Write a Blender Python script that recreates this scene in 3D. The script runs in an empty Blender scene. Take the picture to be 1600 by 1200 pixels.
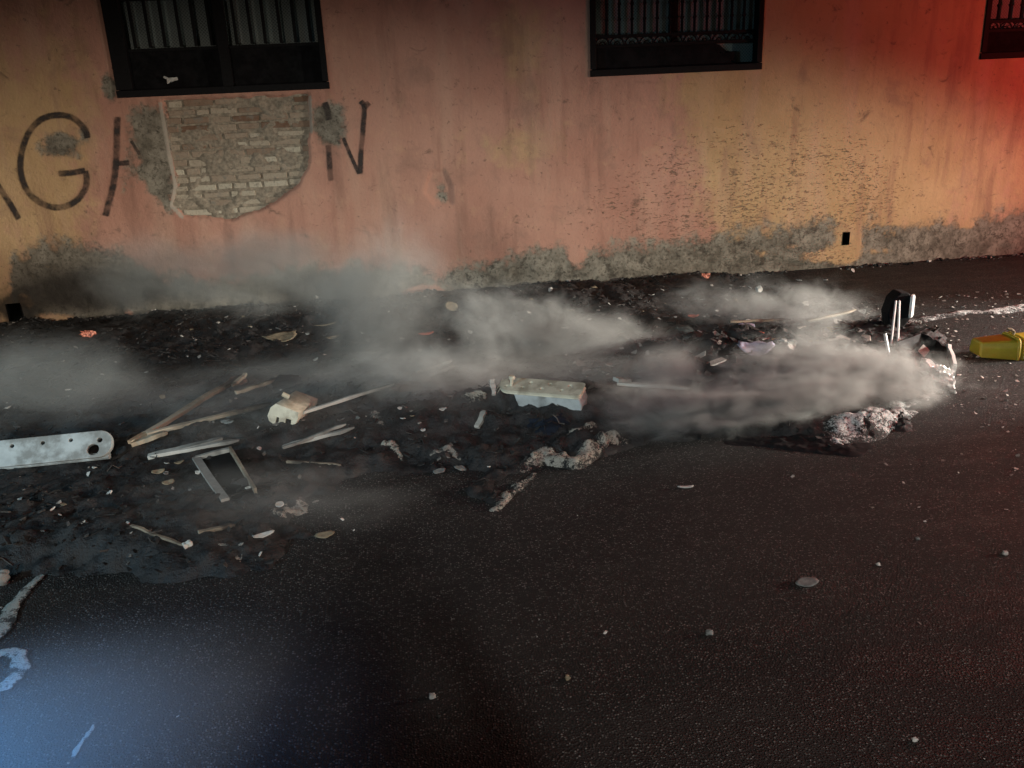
import bpy, math, random
import numpy as np
from mathutils import Matrix, Vector

# ------------------------------------------------------------------ scene, camera, light
S = bpy.context.scene
C = S.collection
PITCH, YAW, ROLL = 0.33098, 0.12528, -0.04555
FPX, CAMH, D = 1350.0, 1.6, 6.947           # focal length in photo pixels, eye height, distance of the house wall

fw = Vector((math.sin(YAW)*math.cos(PITCH), math.cos(YAW)*math.cos(PITCH), -math.sin(PITCH)))
rt0 = Vector((math.cos(YAW), -math.sin(YAW), 0)); up0 = rt0.cross(fw)
rt = math.cos(ROLL)*rt0 + math.sin(ROLL)*up0
up = -math.sin(ROLL)*rt0 + math.cos(ROLL)*up0
cam = bpy.data.cameras.new('camera'); cam_o = bpy.data.objects.new('camera', cam); C.objects.link(cam_o)
m = Matrix((rt, up, -fw)).transposed().to_4x4(); m.translation = (0, 0, CAMH)
cam_o.matrix_world = m
cam.sensor_width = 36; cam.lens = 36*FPX/1600; cam.clip_start = 0.02; cam.clip_end = 500
S.camera = cam_o

W = bpy.data.worlds.new('World'); S.world = W; W.use_nodes = True
wn = W.node_tree.nodes; wl = W.node_tree.links
sky = wn.new('ShaderNodeTexSky'); sky.sky_type = 'NISHITA'; sky.sun_disc = False
sky.sun_elevation = math.radians(4); sky.sun_rotation = math.radians(160)
wl.new(sky.outputs[0], wn['Background'].inputs[0]); wn['Background'].inputs[1].default_value = 0.0018

def lamp(name, kind, loc, target, energy, color, radius=0.06, cone=60, blend=1.0, scale=(1, 1, 1)):
    l = bpy.data.lights.new(name, kind); l.energy = energy; l.color = color
    if kind == 'SUN':
        l.angle = radius
    else:
        l.shadow_soft_size = radius
    if kind == 'SPOT':
        l.spot_size = math.radians(cone); l.spot_blend = blend
    o = bpy.data.objects.new(name, l); C.objects.link(o); o.location = loc
    o.rotation_euler = (Vector(target)-Vector(loc)).to_track_quat('-Z', 'Y').to_euler(); o.scale = scale
    return o
# moonless night: a faint sun added as ambient fill, then the lamps round the fire
lamp('ambient_fill', 'SUN', (0, -5, 10), (0.5, 6, 0), 0.012, (1, .93, .85), math.radians(10))
lamp('fire_engine_headlight', 'SPOT', (8.6, 2.75, 1.0), (0.8, 6.1, 0.08), 2000, (1, .95, .80), .09, 76, 1, (1, .36, 1))
lamp('heap_fill_spot', 'SPOT', (8.9, 3.9, 0.95), (2.5, 4.75, 0.08), 3400, (1, .97, .88), .08, 27, .7)  # extra spot added to brighten the heap and the white pieces
lamp('work_light', 'SPOT', (-2.6, -2.4, 1.6), (-1.6, 6.9, 0.40), 1080, (1, .86, .72), .10, 64, 1, (1, .37, 1))
lamp('street_lamp', 'SPOT', (0.22, -3.6, 3.5), (0.7, 2.4, 0), 980, (1, .97, .93), .13, 42, 1)
lamp('red_beacon', 'POINT', (6.5, 5.1, 1.6), (0, 0, 0), 165, (1, .085, .07), .10)
lamp('second_red_beacon', 'SPOT', (7.4, 2.6, 2.3), (4.0, 3.2, 0), 520, (1, .04, .03), .10, 56, 1)
lamp('blue_beacon', 'SPOT', (-2.3, 0.75, 1.5), (-1.45, 1.5, 0), 900, (.12, .42, 1), .08, 50, 1)
lamp('police_blue', 'SPOT', (-5.5, 0.5, 2.2), (-0.9, 4.3, 0), 700, (.40, .78, 1), .10, 50, 1)

S.view_settings.view_transform = 'Standard'; S.view_settings.look = 'None'
S.view_settings.exposure = 0; S.view_settings.gamma = 1
S.render.engine = 'CYCLES'
S.cycles.use_denoising = True
S.cycles.max_bounces = 4; S.cycles.diffuse_bounces = 2; S.cycles.glossy_bounces = 2
S.cycles.transparent_max_bounces = 24; S.cycles.volume_bounces = 0
S.cycles.volume_step_rate = 1.0; S.cycles.volume_max_steps = 256

# ------------------------------------------------------------------ small helpers
R = random.Random(7)
NR = np.random.default_rng(11)

def ray(px, py):
    return np.array(fw + rt*((px-800)/FPX) + up*((600-py)/FPX))
def gp(px, py, z=0.0):                       # photo pixel -> point at height z
    d = ray(px, py); t = (z-CAMH)/d[2]; return np.array([d[0]*t, d[1]*t, z])
def wp(px, py):                              # photo pixel -> (x, z) on the wall
    d = ray(px, py); t = D/d[1]; return np.array([d[0]*t, CAMH+d[2]*t])

def _hash(ix, iy, seed):
    h = (ix.astype(np.int64)*374761393 + iy.astype(np.int64)*668265263 + seed*974634213) & 0xffffffff
    h = ((h ^ (h >> 13))*1274126177) & 0xffffffff
    return ((h ^ (h >> 16)) & 0xffff)/65535.0
def vnoise(x, y, seed=0):
    x = np.asarray(x, float); y = np.asarray(y, float)
    ix = np.floor(x); iy = np.floor(y); fx = x-ix; fy = y-iy
    fx = fx*fx*(3-2*fx); fy = fy*fy*(3-2*fy)
    a = _hash(ix, iy, seed); b = _hash(ix+1, iy, seed); c = _hash(ix, iy+1, seed); d = _hash(ix+1, iy+1, seed)
    return (a*(1-fx)+b*fx)*(1-fy) + (c*(1-fx)+d*fx)*fy
def fbm(x, y, seed=0, octv=4):
    s = 0; a = .5; t = 0
    for k in range(octv):
        s = s + a*vnoise(x*2**k, y*2**k, seed+k*17); t += a; a *= .5
    return s/t
def sstep(x, a, b):
    t = np.clip((x-a)/(b-a), 0, 1); return t*t*(3-2*t)
def sdf_poly(px, py, poly):                  # signed distance, positive inside
    poly = np.asarray(poly, float); n = len(poly)
    d = np.full(px.shape, 1e9); inside = np.zeros(px.shape, bool)
    for i in range(n):
        a = poly[i]; b = poly[(i+1) % n]; e = b-a
        wx = px-a[0]; wy = py-a[1]
        t = np.clip((wx*e[0]+wy*e[1])/(e@e+1e-12), 0, 1)
        d = np.minimum(d, np.hypot(wx-t*e[0], wy-t*e[1]))
        c = (a[1] > py) != (b[1] > py)
        with np.errstate(divide='ignore', invalid='ignore'):
            xi = (b[0]-a[0])*(py-a[1])/(b[1]-a[1]+1e-30)+a[0]
        inside ^= c & (px < xi)
    return np.where(inside, d, -d)
def sdf_line(px, py, pts):
    d = np.full(px.shape, 1e9)
    for a, b in zip(pts[:-1], pts[1:]):
        a = np.asarray(a, float); b = np.asarray(b, float); e = b-a
        t = np.clip(((px-a[0])*e[0]+(py-a[1])*e[1])/(e@e+1e-12), 0, 1)
        d = np.minimum(d, np.hypot(px-a[0]-t*e[0], py-a[1]-t*e[1]))
    return d

class MB:
    def __init__(s): s.v = []; s.f = []; s.c = []
    def add(s, vs, fs, col=None):
        o = len(s.v); s.v += [tuple(p) for p in vs]; s.f += [tuple(i+o for i in f) for f in fs]
        s.c += [col if col is not None else 0.0]*len(vs)
    def box(s, c, sx, sy, sz, M=None, col=None, jit=0.0):
        vs = []
        for z in (-1, 1):
            for y in (-1, 1):
                for x in (-1, 1):
                    p = Vector((x*sx/2+R.uniform(-jit, jit), y*sy/2+R.uniform(-jit, jit), z*sz/2+R.uniform(-jit, jit)))
                    if M is not None: p = M @ p
                    vs.append(p+Vector(c))
        s.add(vs, [(0, 2, 3, 1), (4, 5, 7, 6), (0, 1, 5, 4), (2, 6, 7, 3), (0, 4, 6, 2), (1, 3, 7, 5)], col)
    def tube(s, pts, rad, n=8, cap=True, cols=None):
        pts = [Vector(p) for p in pts]; o = len(s.v); k = len(pts)
        for i, p in enumerate(pts):
            t = (pts[min(i+1, k-1)]-pts[max(i-1, 0)]).normalized()
            a = t.orthogonal() if i == 0 else (pa - t*pa.dot(t))
            a.normalize(); pa = a; b = t.cross(a)
            r = rad[i] if hasattr(rad, '__len__') else rad
            for j in range(n):
                q = 2*math.pi*j/n
                s.v.append(tuple(p+(a*math.cos(q)+b*math.sin(q))*r)); s.c.append(cols[i] if cols else 0.0)
        for i in range(k-1):
            for j in range(n):
                j2 = (j+1) % n
                s.f.append((o+i*n+j, o+i*n+j2, o+(i+1)*n+j2, o+(i+1)*n+j))
        if cap:
            s.f.append(tuple(o+j for j in reversed(range(n)))); s.f.append(tuple(o+(k-1)*n+j for j in range(n)))
    def build(s, name, mat, parent=None, smooth=False, bevel=0):
        me = bpy.data.meshes.new(name); me.from_pydata(s.v, [], s.f); me.update()
        at = me.attributes.new('tone', 'FLOAT', 'POINT'); at.data.foreach_set('value', np.array(s.c, np.float32))
        return link(name, me, mat, parent, smooth, bevel)

def link(name, me, mat, parent=None, smooth=False, bevel=0):
    o = bpy.data.objects.new(name, me); C.objects.link(o)
    if mat is not None: me.materials.append(mat)
    if parent is not None:
        o.parent = parent; o.matrix_parent_inverse = Matrix.Translation(-parent.location)
    if smooth: me.shade_smooth()
    if bevel:
        b = o.modifiers.new('bevel', 'BEVEL'); b.width = bevel; b.segments = 2; b.limit_method = 'ANGLE'
    return o
def tag(o, label=None, cat=None, group=None, kind=None):
    if label: o['label'] = label
    if cat: o['category'] = cat
    if group: o['group'] = group
    if kind: o['kind'] = kind
    return o
def empty(name, loc, label, cat, group=None):
    o = bpy.data.objects.new(name, None); C.objects.link(o); o.location = loc; o.empty_display_size = .1
    return tag(o, label, cat, group)
def grid_mesh(name, X, Y, Z, attrs=None, keep=None):
    # X,Y,Z are (ny,nx); keep is a (ny-1,nx-1) face mask
    ny, nx = X.shape
    idx = np.arange(ny*nx).reshape(ny, nx)
    q = np.stack([idx[:-1, :-1], idx[:-1, 1:], idx[1:, 1:], idx[1:, :-1]], -1)
    q = q[keep] if keep is not None else q.reshape(-1, 4)
    co = np.stack([X, Y, Z], -1).reshape(-1, 3).astype(np.float32)
    used = np.zeros(ny*nx, bool); used[q.ravel()] = True
    rem = np.cumsum(used)-1; q = rem[q]; co = co[used]
    me = bpy.data.meshes.new(name)
    me.vertices.add(len(co)); me.vertices.foreach_set('co', co.ravel())
    me.loops.add(q.size); me.loops.foreach_set('vertex_index', q.ravel().astype(np.int32))
    me.polygons.add(len(q)); me.polygons.foreach_set('loop_start', (np.arange(len(q))*4).astype(np.int32))
    me.update(calc_edges=True)
    for k, a in (attrs or {}).items():
        at = me.attributes.new(k, 'FLOAT', 'POINT'); at.data.foreach_set('value', a.reshape(-1)[used].astype(np.float32))
    return me

# ------------------------------------------------------------------ materials
class NT:
    def __init__(s, name):
        s.m = bpy.data.materials.new(name); s.m.use_nodes = True; s.n = s.m.node_tree.nodes; s.l = s.m.node_tree.links
        s.bsdf = s.n['Principled BSDF']; s.out = s.n['Material Output']
    def new(s, t, **kw):
        x = s.n.new(t)
        for k, v in kw.items(): setattr(x, k, v)
        return x
    def put(s, sock, v):
        if isinstance(v, bpy.types.NodeSocket): s.l.new(v, sock)
        elif isinstance(v, (tuple, list)) and len(v) == 3 and sock.type == 'RGBA': sock.default_value = (*v, 1)
        else: sock.default_value = v
    def math(s, op, a, b=0.0, c=0.0, clamp=False):
        x = s.new('ShaderNodeMath', operation=op, use_clamp=clamp)
        s.put(x.inputs[0], a); s.put(x.inputs[1], b); s.put(x.inputs[2], c); return x.outputs[0]
    def mix(s, f, a, b, blend='MIX'):
        x = s.new('ShaderNodeMix', data_type='RGBA', blend_type=blend)
        s.put(x.inputs[0], f); s.put(x.inputs[6], a); s.put(x.inputs[7], b); return x.outputs[2]
    def co(s, which='Object'):
        return s.new('ShaderNodeTexCoord').outputs[which]
    def mapping(s, v, scale=(1, 1, 1), rot=(0, 0, 0), loc=(0, 0, 0)):
        x = s.new('ShaderNodeMapping'); s.put(x.inputs[0], v)
        x.inputs['Scale'].default_value = scale; x.inputs['Rotation'].default_value = rot; x.inputs['Location'].default_value = loc
        return x.outputs[0]
    def noise(s, v, scale, detail=4, rough=.55, dist=0.0):
        x = s.new('ShaderNodeTexNoise'); s.put(x.inputs['Vector'], v)
        x.inputs['Scale'].default_value = scale; x.inputs['Detail'].default_value = detail
        x.inputs['Roughness'].default_value = rough; x.inputs['Distortion'].default_value = dist
        return x.outputs['Fac']
    def voro(s, v, scale, feature='F1', out='Distance', rand=1.0):
        x = s.new('ShaderNodeTexVoronoi', feature=feature); s.put(x.inputs['Vector'], v)
        x.inputs['Scale'].default_value = scale; x.inputs['Randomness'].default_value = rand
        return x.outputs[out]
    def ramp(s, f, a, b, va=0.0, vb=1.0):
        x = s.new('ShaderNodeMapRange', interpolation_type='SMOOTHSTEP'); s.put(x.inputs[0], f)
        x.inputs[1].default_value = a; x.inputs[2].default_value = b; x.inputs[3].default_value = va; x.inputs[4].default_value = vb
        return x.outputs[0]
    def attr(s, n):
        x = s.new('ShaderNodeAttribute'); x.attribute_name = n; return x.outputs['Fac']
    def bump(s, h, strength=.3, dist=.01):
        x = s.new('ShaderNodeBump'); s.put(x.inputs['Height'], h); x.inputs['Strength'].default_value = strength
        x.inputs['Distance'].default_value = dist; s.l.new(x.outputs[0], s.bsdf.inputs['Normal']); return x
    def fin(s, col=None, rough=None, metal=None, spec=None):
        if col is not None: s.put(s.bsdf.inputs['Base Color'], col)
        if rough is not None: s.put(s.bsdf.inputs['Roughness'], rough)
        if metal is not None: s.put(s.bsdf.inputs['Metallic'], metal)
        if spec is not None: s.put(s.bsdf.inputs['Specular IOR Level'], spec)
        return s.m

def mat_asphalt():
    t = NT('asphalt'); v = t.co()
    big = t.noise(v, .9, 6, .6); mid = t.noise(t.mapping(v, (1, 2.4, 1)), 2.6, 5, .6)
    wv = t.new('ShaderNodeVectorMath', operation='ADD'); t.l.new(v, wv.inputs[0]); nzv = t.new('ShaderNodeTexNoise'); nzv.inputs['Scale'].default_value = 60; t.l.new(v, nzv.inputs['Vector'])
    sc = t.new('ShaderNodeVectorMath', operation='SCALE'); t.l.new(nzv.outputs['Color'], sc.inputs[0]); sc.inputs['Scale'].default_value = .006; t.l.new(sc.outputs[0], wv.inputs[1])
    cell = t.voro(wv.outputs[0], 135); cellc = t.voro(wv.outputs[0], 135, out='Color')
    sep = t.new('ShaderNodeSeparateColor'); t.l.new(cellc, sep.inputs[0]); rnd = sep.outputs[0]
    fine = t.noise(v, 110, 4, .75)
    base = t.mix(t.ramp(big, .35, .65), (.012, .0115, .011), (.024, .022, .020))
    base = t.mix(t.ramp(mid, .45, .72, 0, .6), base, (.038, .034, .031))
    stones = t.math('MULTIPLY', t.math('POWER', rnd, 4.5), t.ramp(cell, .62, .2))
    base = t.mix(t.ramp(t.noise(v, .45, 5, .6, .8), .42, .6, 0, .65), base, (.007, .007, .007))
    base = t.mix(t.math('MULTIPLY', stones, .95), base, (.28, .27, .25))
    base = t.mix(t.ramp(fine, .52, .75, 0, .5), base, (.008, .008, .008))
    h = t.math('ADD', t.math('MULTIPLY', t.ramp(cell, .6, .1), t.math('ADD', .35, rnd)), t.math('MULTIPLY', fine, .7))
    t.bump(h, 1.0, .009)
    return t.fin(base, t.ramp(t.math('ADD', mid, t.math('MULTIPLY', big, .4)), .4, .9, .5, .85), spec=.25)

def mat_wall():
    t = NT('painted_plaster'); v = t.co()
    n1 = t.noise(v, 1.3, 6); n2 = t.noise(v, 9, 5, .6); n3 = t.noise(v, 45, 4, .6)
    vs = t.mapping(v, (5.5, 1, .7)); streak = t.noise(vs, 1.4, 5, .55)
    chipv = t.mapping(v, (1, 1, 3.4), (0, math.radians(-4), 0))
    chips = t.voro(chipv, 13); chips2 = t.noise(chipv, 17, 6, .68, .9)
    salmon = t.mix(t.ramp(n1, .3, .7), (.39, .20, .145), (.47, .265, .195))
    ochre = t.mix(t.ramp(n1, .3, .7), (.42, .275, .14), (.50, .345, .19))
    f_o = t.ramp(t.math('ADD', t.attr('ochre'), t.math('MULTIPLY', t.math('ADD', t.math('SUBTRACT', n2, .5), t.math('SUBTRACT', streak, .5)), .9)), .22, .80)
    paint = t.mix(f_o, salmon, ochre)
    paint = t.mix(t.ramp(streak, .5, .72, 0, .6), paint, (.25, .135, .10))
    paint = t.mix(t.ramp(t.noise(vs, .9, 4), .5, .7, 0, .35), paint, (.50, .33, .24))
    paint = t.mix(t.ramp(t.noise(v, 3.3, 7, .68, .5), .52, .72, 0, .45), paint, (.24, .15, .115))
    paint = t.mix(t.ramp(n2, .55, .8, 0, .35), paint, (.56, .36, .22))
    paint = t.mix(t.ramp(n3, .6, .8, 0, .22), paint, (.22, .12, .08))
    # nicks where flakes came off, and round dark pits and stains
    chip_b = t.noise(t.mapping(v, (1, 1, 2.0), (0, math.radians(8), 0)), 34, 5, .7, .5)
    patchy = t.math('MULTIPLY', t.math('SUBTRACT', t.noise(v, 3.1, 4, .6), .5), .16)
    nk = t.math('ADD', t.math('ADD', t.math('MULTIPLY', chips2, .62), t.math('MULTIPLY', chip_b, .38)), t.math('ADD', patchy, t.math('MULTIPLY', t.math('SUBTRACT', t.attr('nick'), .5), .15)))
    nick = t.ramp(nk, .61, .66)
    paint = t.mix(t.math('MULTIPLY', nick, .8), paint, t.mix(t.ramp(n3, .35, .65), (.09, .068, .05), (.24, .17, .115)))
    pits = t.noise(t.mapping(v, (1, 1, 1.3)), 6.5, 6, .72, .6)
    paint = t.mix(t.ramp(pits, .58, .72, 0, .7), paint, (.13, .085, .065))
    paint = t.mix(t.ramp(t.noise(v, 24, 4, .7), .61, .72, 0, .6), paint, (.12, .085, .065))
    # bare grey render
    grey = t.mix(t.ramp(n2, .3, .7), (.10, .088, .068), (.27, .245, .195))
    grey = t.mix(t.ramp(n3, .48, .68, 0, .7), grey, (.06, .052, .04))
    grey = t.mix(t.ramp(t.noise(v, 11, 6, .7, .6), .54, .64, 0, .75), grey, (.05, .043, .034))
    gm = t.ramp(t.math('ADD', t.attr('grey'), t.math('ADD', t.math('MULTIPLY', t.math('SUBTRACT', n2, .5), 1.5), t.math('MULTIPLY', t.math('SUBTRACT', n3, .5), .4))), .28, .76)
    col = t.mix(gm, paint, grey)
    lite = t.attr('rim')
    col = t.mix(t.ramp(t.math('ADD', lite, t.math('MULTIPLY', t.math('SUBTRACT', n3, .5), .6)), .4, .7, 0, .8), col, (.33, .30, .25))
    soot = t.ramp(t.math('ADD', t.attr('soot'), t.math('MULTIPLY', t.math('SUBTRACT', n2, .5), 1.0)), .35, .95, 0, .93)
    col = t.mix(soot, col, (.030, .026, .022))
    h = t.math('ADD', t.math('MULTIPLY', n2, .5), t.math('MULTIPLY', n3, .35))
    h = t.math('SUBTRACT', h, t.math('MULTIPLY', nick, .5)); h = t.math('SUBTRACT', h, t.math('MULTIPLY', gm, .45))
    h = t.math('ADD', h, t.math('MULTIPLY', t.noise(v, 160, 2), .12))
    t.bump(h, .6, .018)
    return t.fin(col, .88, spec=.2)

def mat_simple(name, col, rough=.6, metal=0.0, var=.35, scale=30, spec=.4, bump=.25, dirt=None, dirt_amt=.6, dscale=8):
    t = NT(name); v = t.co(); n = t.noise(v, scale, 5, .6)
    dark = tuple(c*(1-var) for c in col); lite = tuple(min(1, c*(1+var)) for c in col)
    c = t.mix(t.ramp(n, .3, .7), dark, lite)
    if dirt is not None:
        c = t.mix(t.ramp(t.noise(v, dscale, 6, .65), .45, .62, 0, dirt_amt), c, dirt)
    t.bump(n, bump, .004)
    return t.fin(c, rough, metal, spec)

def mat_tone(name, stops, rough=.8, scale=40, spec=.3, metal=0.0, bump=.35):
    # colour runs through stops along the mesh attribute 'tone', mottled by noise
    t = NT(name); v = t.co(); n = t.noise(v, scale, 5, .65)
    f = t.math('ADD', t.attr('tone'), t.math('MULTIPLY', t.math('SUBTRACT', n, .5), .45))
    r = t.new('ShaderNodeValToRGB'); t.put(r.inputs[0], f); el = r.color_ramp.elements
    while len(el) < len(stops): el.new(.5)
    for e, (p, c) in zip(el, stops): e.position = p; e.color = (*c, 1)
    t.bump(n, bump, .004)
    return t.fin(r.outputs[0], rough, metal, spec)

def mat_ash():
    t = NT('charred_ash'); v = t.co()
    n1 = t.noise(v, 2.2, 6, .6); n2 = t.noise(v, 14, 5, .65); n3 = t.noise(v, 70, 4, .7)
    c = t.mix(t.ramp(n2, .35, .7), (.009, .009, .010), (.030, .028, .027))
    g = t.math('MULTIPLY', t.ramp(t.math('ADD', t.attr('pale'), t.math('ADD', t.math('SUBTRACT', n1, .5), t.math('MULTIPLY', t.math('SUBTRACT', n3, .5), 1.5))), .62, 1.0), .7)
    c = t.mix(g, c, (.17, .155, .135))
    c = t.mix(t.ramp(n3, .68, .8, 0, .5), c, (.11, .10, .09))
    t.bump(t.math('ADD', t.math('MULTIPLY', n2, .5), t.math('MULTIPLY', n3, .7)), .9, .012)
    return t.fin(c, t.ramp(n2, .3, .7, .45, .85), spec=.4)

def mat_crust(name, pale, thr=.5, dark=(.010, .010, .010)):
    t = NT(name); v = t.co(); n = t.noise(v, 34, 5, .75); n3 = t.noise(v, 120, 4, .75)
    f = t.ramp(t.math('ADD', t.math('MULTIPLY', n, .5), t.math('ADD', t.math('MULTIPLY', n3, .5), t.math('MULTIPLY', t.math('SUBTRACT', t.attr('tone'), .5), .22))), thr-.03, thr+.07)
    c = t.mix(f, dark, pale)
    t.bump(t.math('ADD', n, n3), .9, .012)
    return t.fin(c, .75, spec=.45)

def mat_brick():
    t = NT('old_brick'); v = t.co(); n = t.noise(v, 16, 5, .65); n3 = t.noise(v, 70, 4, .65)
    r = t.new('ShaderNodeValToRGB'); t.put(r.inputs[0], t.math('ADD', t.attr('tone'), t.math('MULTIPLY', t.math('SUBTRACT', n, .5), .35)))
    el = r.color_ramp.elements; stops = [(0, (.09, .058, .04)), (.2, (.17, .10, .065)), (.5, (.27, .205, .15)), (.8, (.42, .37, .285)), (1, (.50, .46, .36))]
    while len(el) < 5: el.new(.5)
    for e, (p, c) in zip(el, stops): e.position = p; e.color = (*c, 1)
    c = t.mix(t.ramp(n3, .5, .75, 0, .6), r.outputs[0], (.12, .10, .08))
    c = t.mix(t.ramp(n, .56, .68, 0, .75), c, (.20, .185, .155))
    t.bump(t.math('ADD', n, n3), .6, .008)
    return t.fin(c, .9, spec=.2)

def mat_mesh_pane():
    t = NT('wire_mesh_pane'); v = t.co()
    a = t.mapping(v, (1, 1, 1), (0, math.radians(45), 0))
    sx = t.new('ShaderNodeSeparateXYZ'); t.l.new(a, sx.inputs[0])
    wx = t.math('SINE', t.math('MULTIPLY', sx.outputs[0], 2*math.pi/.017)); wz = t.math('SINE', t.math('MULTIPLY', sx.outputs[2], 2*math.pi/.017))
    wire = t.math('MAXIMUM', wx, wz)
    n = t.noise(v, 5, 4)
    c = t.mix(t.ramp(wire, .35, .9), t.mix(t.ramp(n, .35, .65), (.055, .07, .067), (.10, .12, .115)), (.17, .20, .19))
    return t.fin(c, .6, spec=.3)

def mat_spray():
    t = NT('black_spray_paint'); v = t.co(); n = t.noise(v, 60, 3, .6); n2 = t.noise(v, 9, 4, .6)
    e = t.math('ADD', t.attr('tone'), t.math('MULTIPLY', t.math('SUBTRACT', n, .5), .5))
    a = t.math('MULTIPLY', t.ramp(e, .1, .95), t.ramp(n2, .35, .62, .35, .92))
    t.put(t.bsdf.inputs['Alpha'], a)
    return t.fin((.035, .028, .026), .7, spec=.3)

def mat_ember():
    t = NT('glowing_ember'); v = t.co(); n = t.noise(v, 60, 4, .7)
    t.put(t.bsdf.inputs['Emission Color'], t.mix(t.ramp(n, .35, .65), (1, .10, .03), (1, .42, .25)))
    t.put(t.bsdf.inputs['Emission Strength'], t.ramp(n, .38, .62, .02, .7))
    return t.fin((.05, .03, .025), .9)

M = dict(
    asphalt=mat_asphalt(), wall=mat_wall(), ash=mat_ash(), brick=mat_brick(), pane=mat_mesh_pane(), spray=mat_spray(), ember=mat_ember(),
    mortar=mat_simple('lime_mortar', (.25, .215, .165), .95, var=.3, scale=40, spec=.1, bump=.6),
    iron=mat_simple('black_iron', (.0045, .0045, .005), .7, 0, .4, 60, .15),
    soot_iron=mat_simple('sooty_iron_sheet', (.004, .004, .0045), .85, 0, .5, 25, .12, .6, (.010, .010, .011), .7, 9),
    void=mat_simple('dark_cavity', (.006, .006, .006), .95, spec=.05),
    white_plastic=mat_simple('scorched_white_plastic', (.40, .44, .44), .55, 0, .14, 14, .35, .2, (.13, .125, .11), .7, 6),
    cream_plastic=mat_simple('cream_tinted_plastic', (.50, .48, .38), .5, 0, .12, 14, .4, .2, (.20, .17, .12), .6, 9),
    black_plastic=mat_simple('charred_plastic', (.008, .008, .009), .8, 0, .4, 40, .2, .5),
    bright_white=mat_simple('white_enamel', (.80, .80, .78), .4, 0, .06, 12, .5, .1),
    yellow=mat_simple('yellow_plastic', (.50, .43, .035), .42, 0, .10, 9, .5, .1, (.22, .17, .02), .35, 5),
    steel=mat_simple('bare_steel', (.70, .70, .69), .30, .45, .15, 40, .5, .2),
    wood=mat_tone('charred_wood', [(0, (.012, .011, .010)), (.35, (.05, .042, .034)), (.65, (.25, .215, .16)), (1, (.42, .37, .28))], .8, 30),
    pale_wood=mat_tone('pale_burnt_slat', [(0, (.02, .02, .02)), (.4, (.13, .13, .12)), (1, (.46, .46, .42))], .7, 30),
    debris=mat_tone('burnt_fragments', [(0, (.008, .008, .008)), (.45, (.025, .024, .023)), (.62, (.11, .10, .09)), (.8, (.32, .30, .27)), (1, (.62, .60, .56))], .75, 60),
    crust=mat_crust('white_ash_crust', (.36, .34, .29), .515),
    foam=mat_crust('dried_foam', (.38, .41, .39), .47, (.03, .033, .033)),
    crust_dim=mat_crust('grey_ash_crust', (.26, .24, .21), .51),
    crust_bright=mat_crust('bright_melted_crust', (.66, .67, .66), .52),
    scrap_white=mat_simple('white_scrap', (.50, .50, .47), .7, 0, .2, 40, .3, .4, (.25, .23, .2), .5, 20),
    scrap_grey=mat_simple('grey_scrap', (.16, .175, .17), .75, 0, .3, 40, .3, .4),
    scrap_tan=mat_simple('tan_scrap', (.20, .165, .11), .8, 0, .3, 40, .3, .4),
    scrap_lilac=mat_simple('lilac_cloth', (.34, .33, .43), .85, 0, .2, 25, .2, .4, (.12, .11, .13), .5, 10),
    scrap_blue=mat_simple('blue_rag', (.004, .009, .018), .8, 0, .4, 25, .3, .5),
    scrap_red=mat_simple('red_scrap', (.45, .10, .06), .7, 0, .25, 30, .3, .4),
    scrap_olive=mat_simple('olive_scrap', (.30, .29, .10), .75, 0, .3, 40, .3, .4, (.5, .47, .3), .5, 30),
    scrap_teal=mat_simple('grey_green_sheet', (.07, .09, .085), .7, 0, .3, 25, .3, .5, (.03, .035, .035), .6, 14),
    rust=mat_simple('rusty_iron', (.10, .045, .03), .85, .2, .5, 40, .3, .6),
)

# ------------------------------------------------------------------ ground
ASH = [(-140, 517), (300, 500), (560, 483), (700, 464), (880, 444), (1090, 428), (1180, 444), (1290, 474), (1380, 500), (1440, 520), (1466, 560),
       (1470, 600), (1440, 636), (1380, 668), (1300, 698), (1200, 690), (1050, 692), (990, 700), (900, 722), (820, 742), (772, 796), (700, 762),
       (600, 758), (545, 768), (500, 815), (430, 855), (400, 885), (250, 905), (100, 900), (-140, 880)]
ASHG = np.array([gp(*p)[:2] for p in ASH])
for k in range(6): ASHG[k, 1] = max(ASHG[k, 1], D+.1)
MOUNDS = [((1180, 560), .95, .42, .085), ((1330, 590), .55, .30, .07), ((880, 470), 1.5, .35, .05), ((640, 500), 1.2, .35, .05), ((850, 655), .55, .3, .05), ((330, 660), 1.1, .5, .035),
          ((620, 650), .6, .4, .045), ((1110, 600), .5, .35, .07), ((200, 840), .7, .35, .03)]
def H(x, y, fine=True):                      # height of the ash bed
    x = np.asarray(x, float); y = np.asarray(y, float)
    wob = (fbm(x*2.3, y*2.3, 5, 4)-.5)*.55 + (fbm(x*9, y*9, 8, 4)-.5)*.22
    d = sdf_poly(x, y, ASHG)+wob
    b = fbm(x*3.2, y*3.2, 21, 4); s = fbm(x*13, y*13, 33, 4)
    h = .006+.085*b*b+.050*(s-.35)
    for (p, sx, sy, a) in MOUNDS:
        c = gp(*p); h = h+a*np.exp(-((x-c[0])/sx)**2-((y-c[1])/sy)**2)*(.55+.9*s)
    if fine: h = h+.012*(fbm(x*38, y*38, 44, 3)-.5)
    return np.clip(sstep(d, -.05, .22), 0, 1)*np.maximum(h+.02, .004)-.012*(1-sstep(d, -.06, .08)) - .006
def hz(x, y): return max(0.0, float(H(np.array([x]), np.array([y]))[0]))
def at(px, py, lift=0.0):                    # photo pixel -> point on what lies there
    z = 0.0
    for _ in range(6):
        p = gp(px, py, z+lift); z = hz(p[0], p[1])
    return np.array([p[0], p[1], z+lift])

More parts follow.
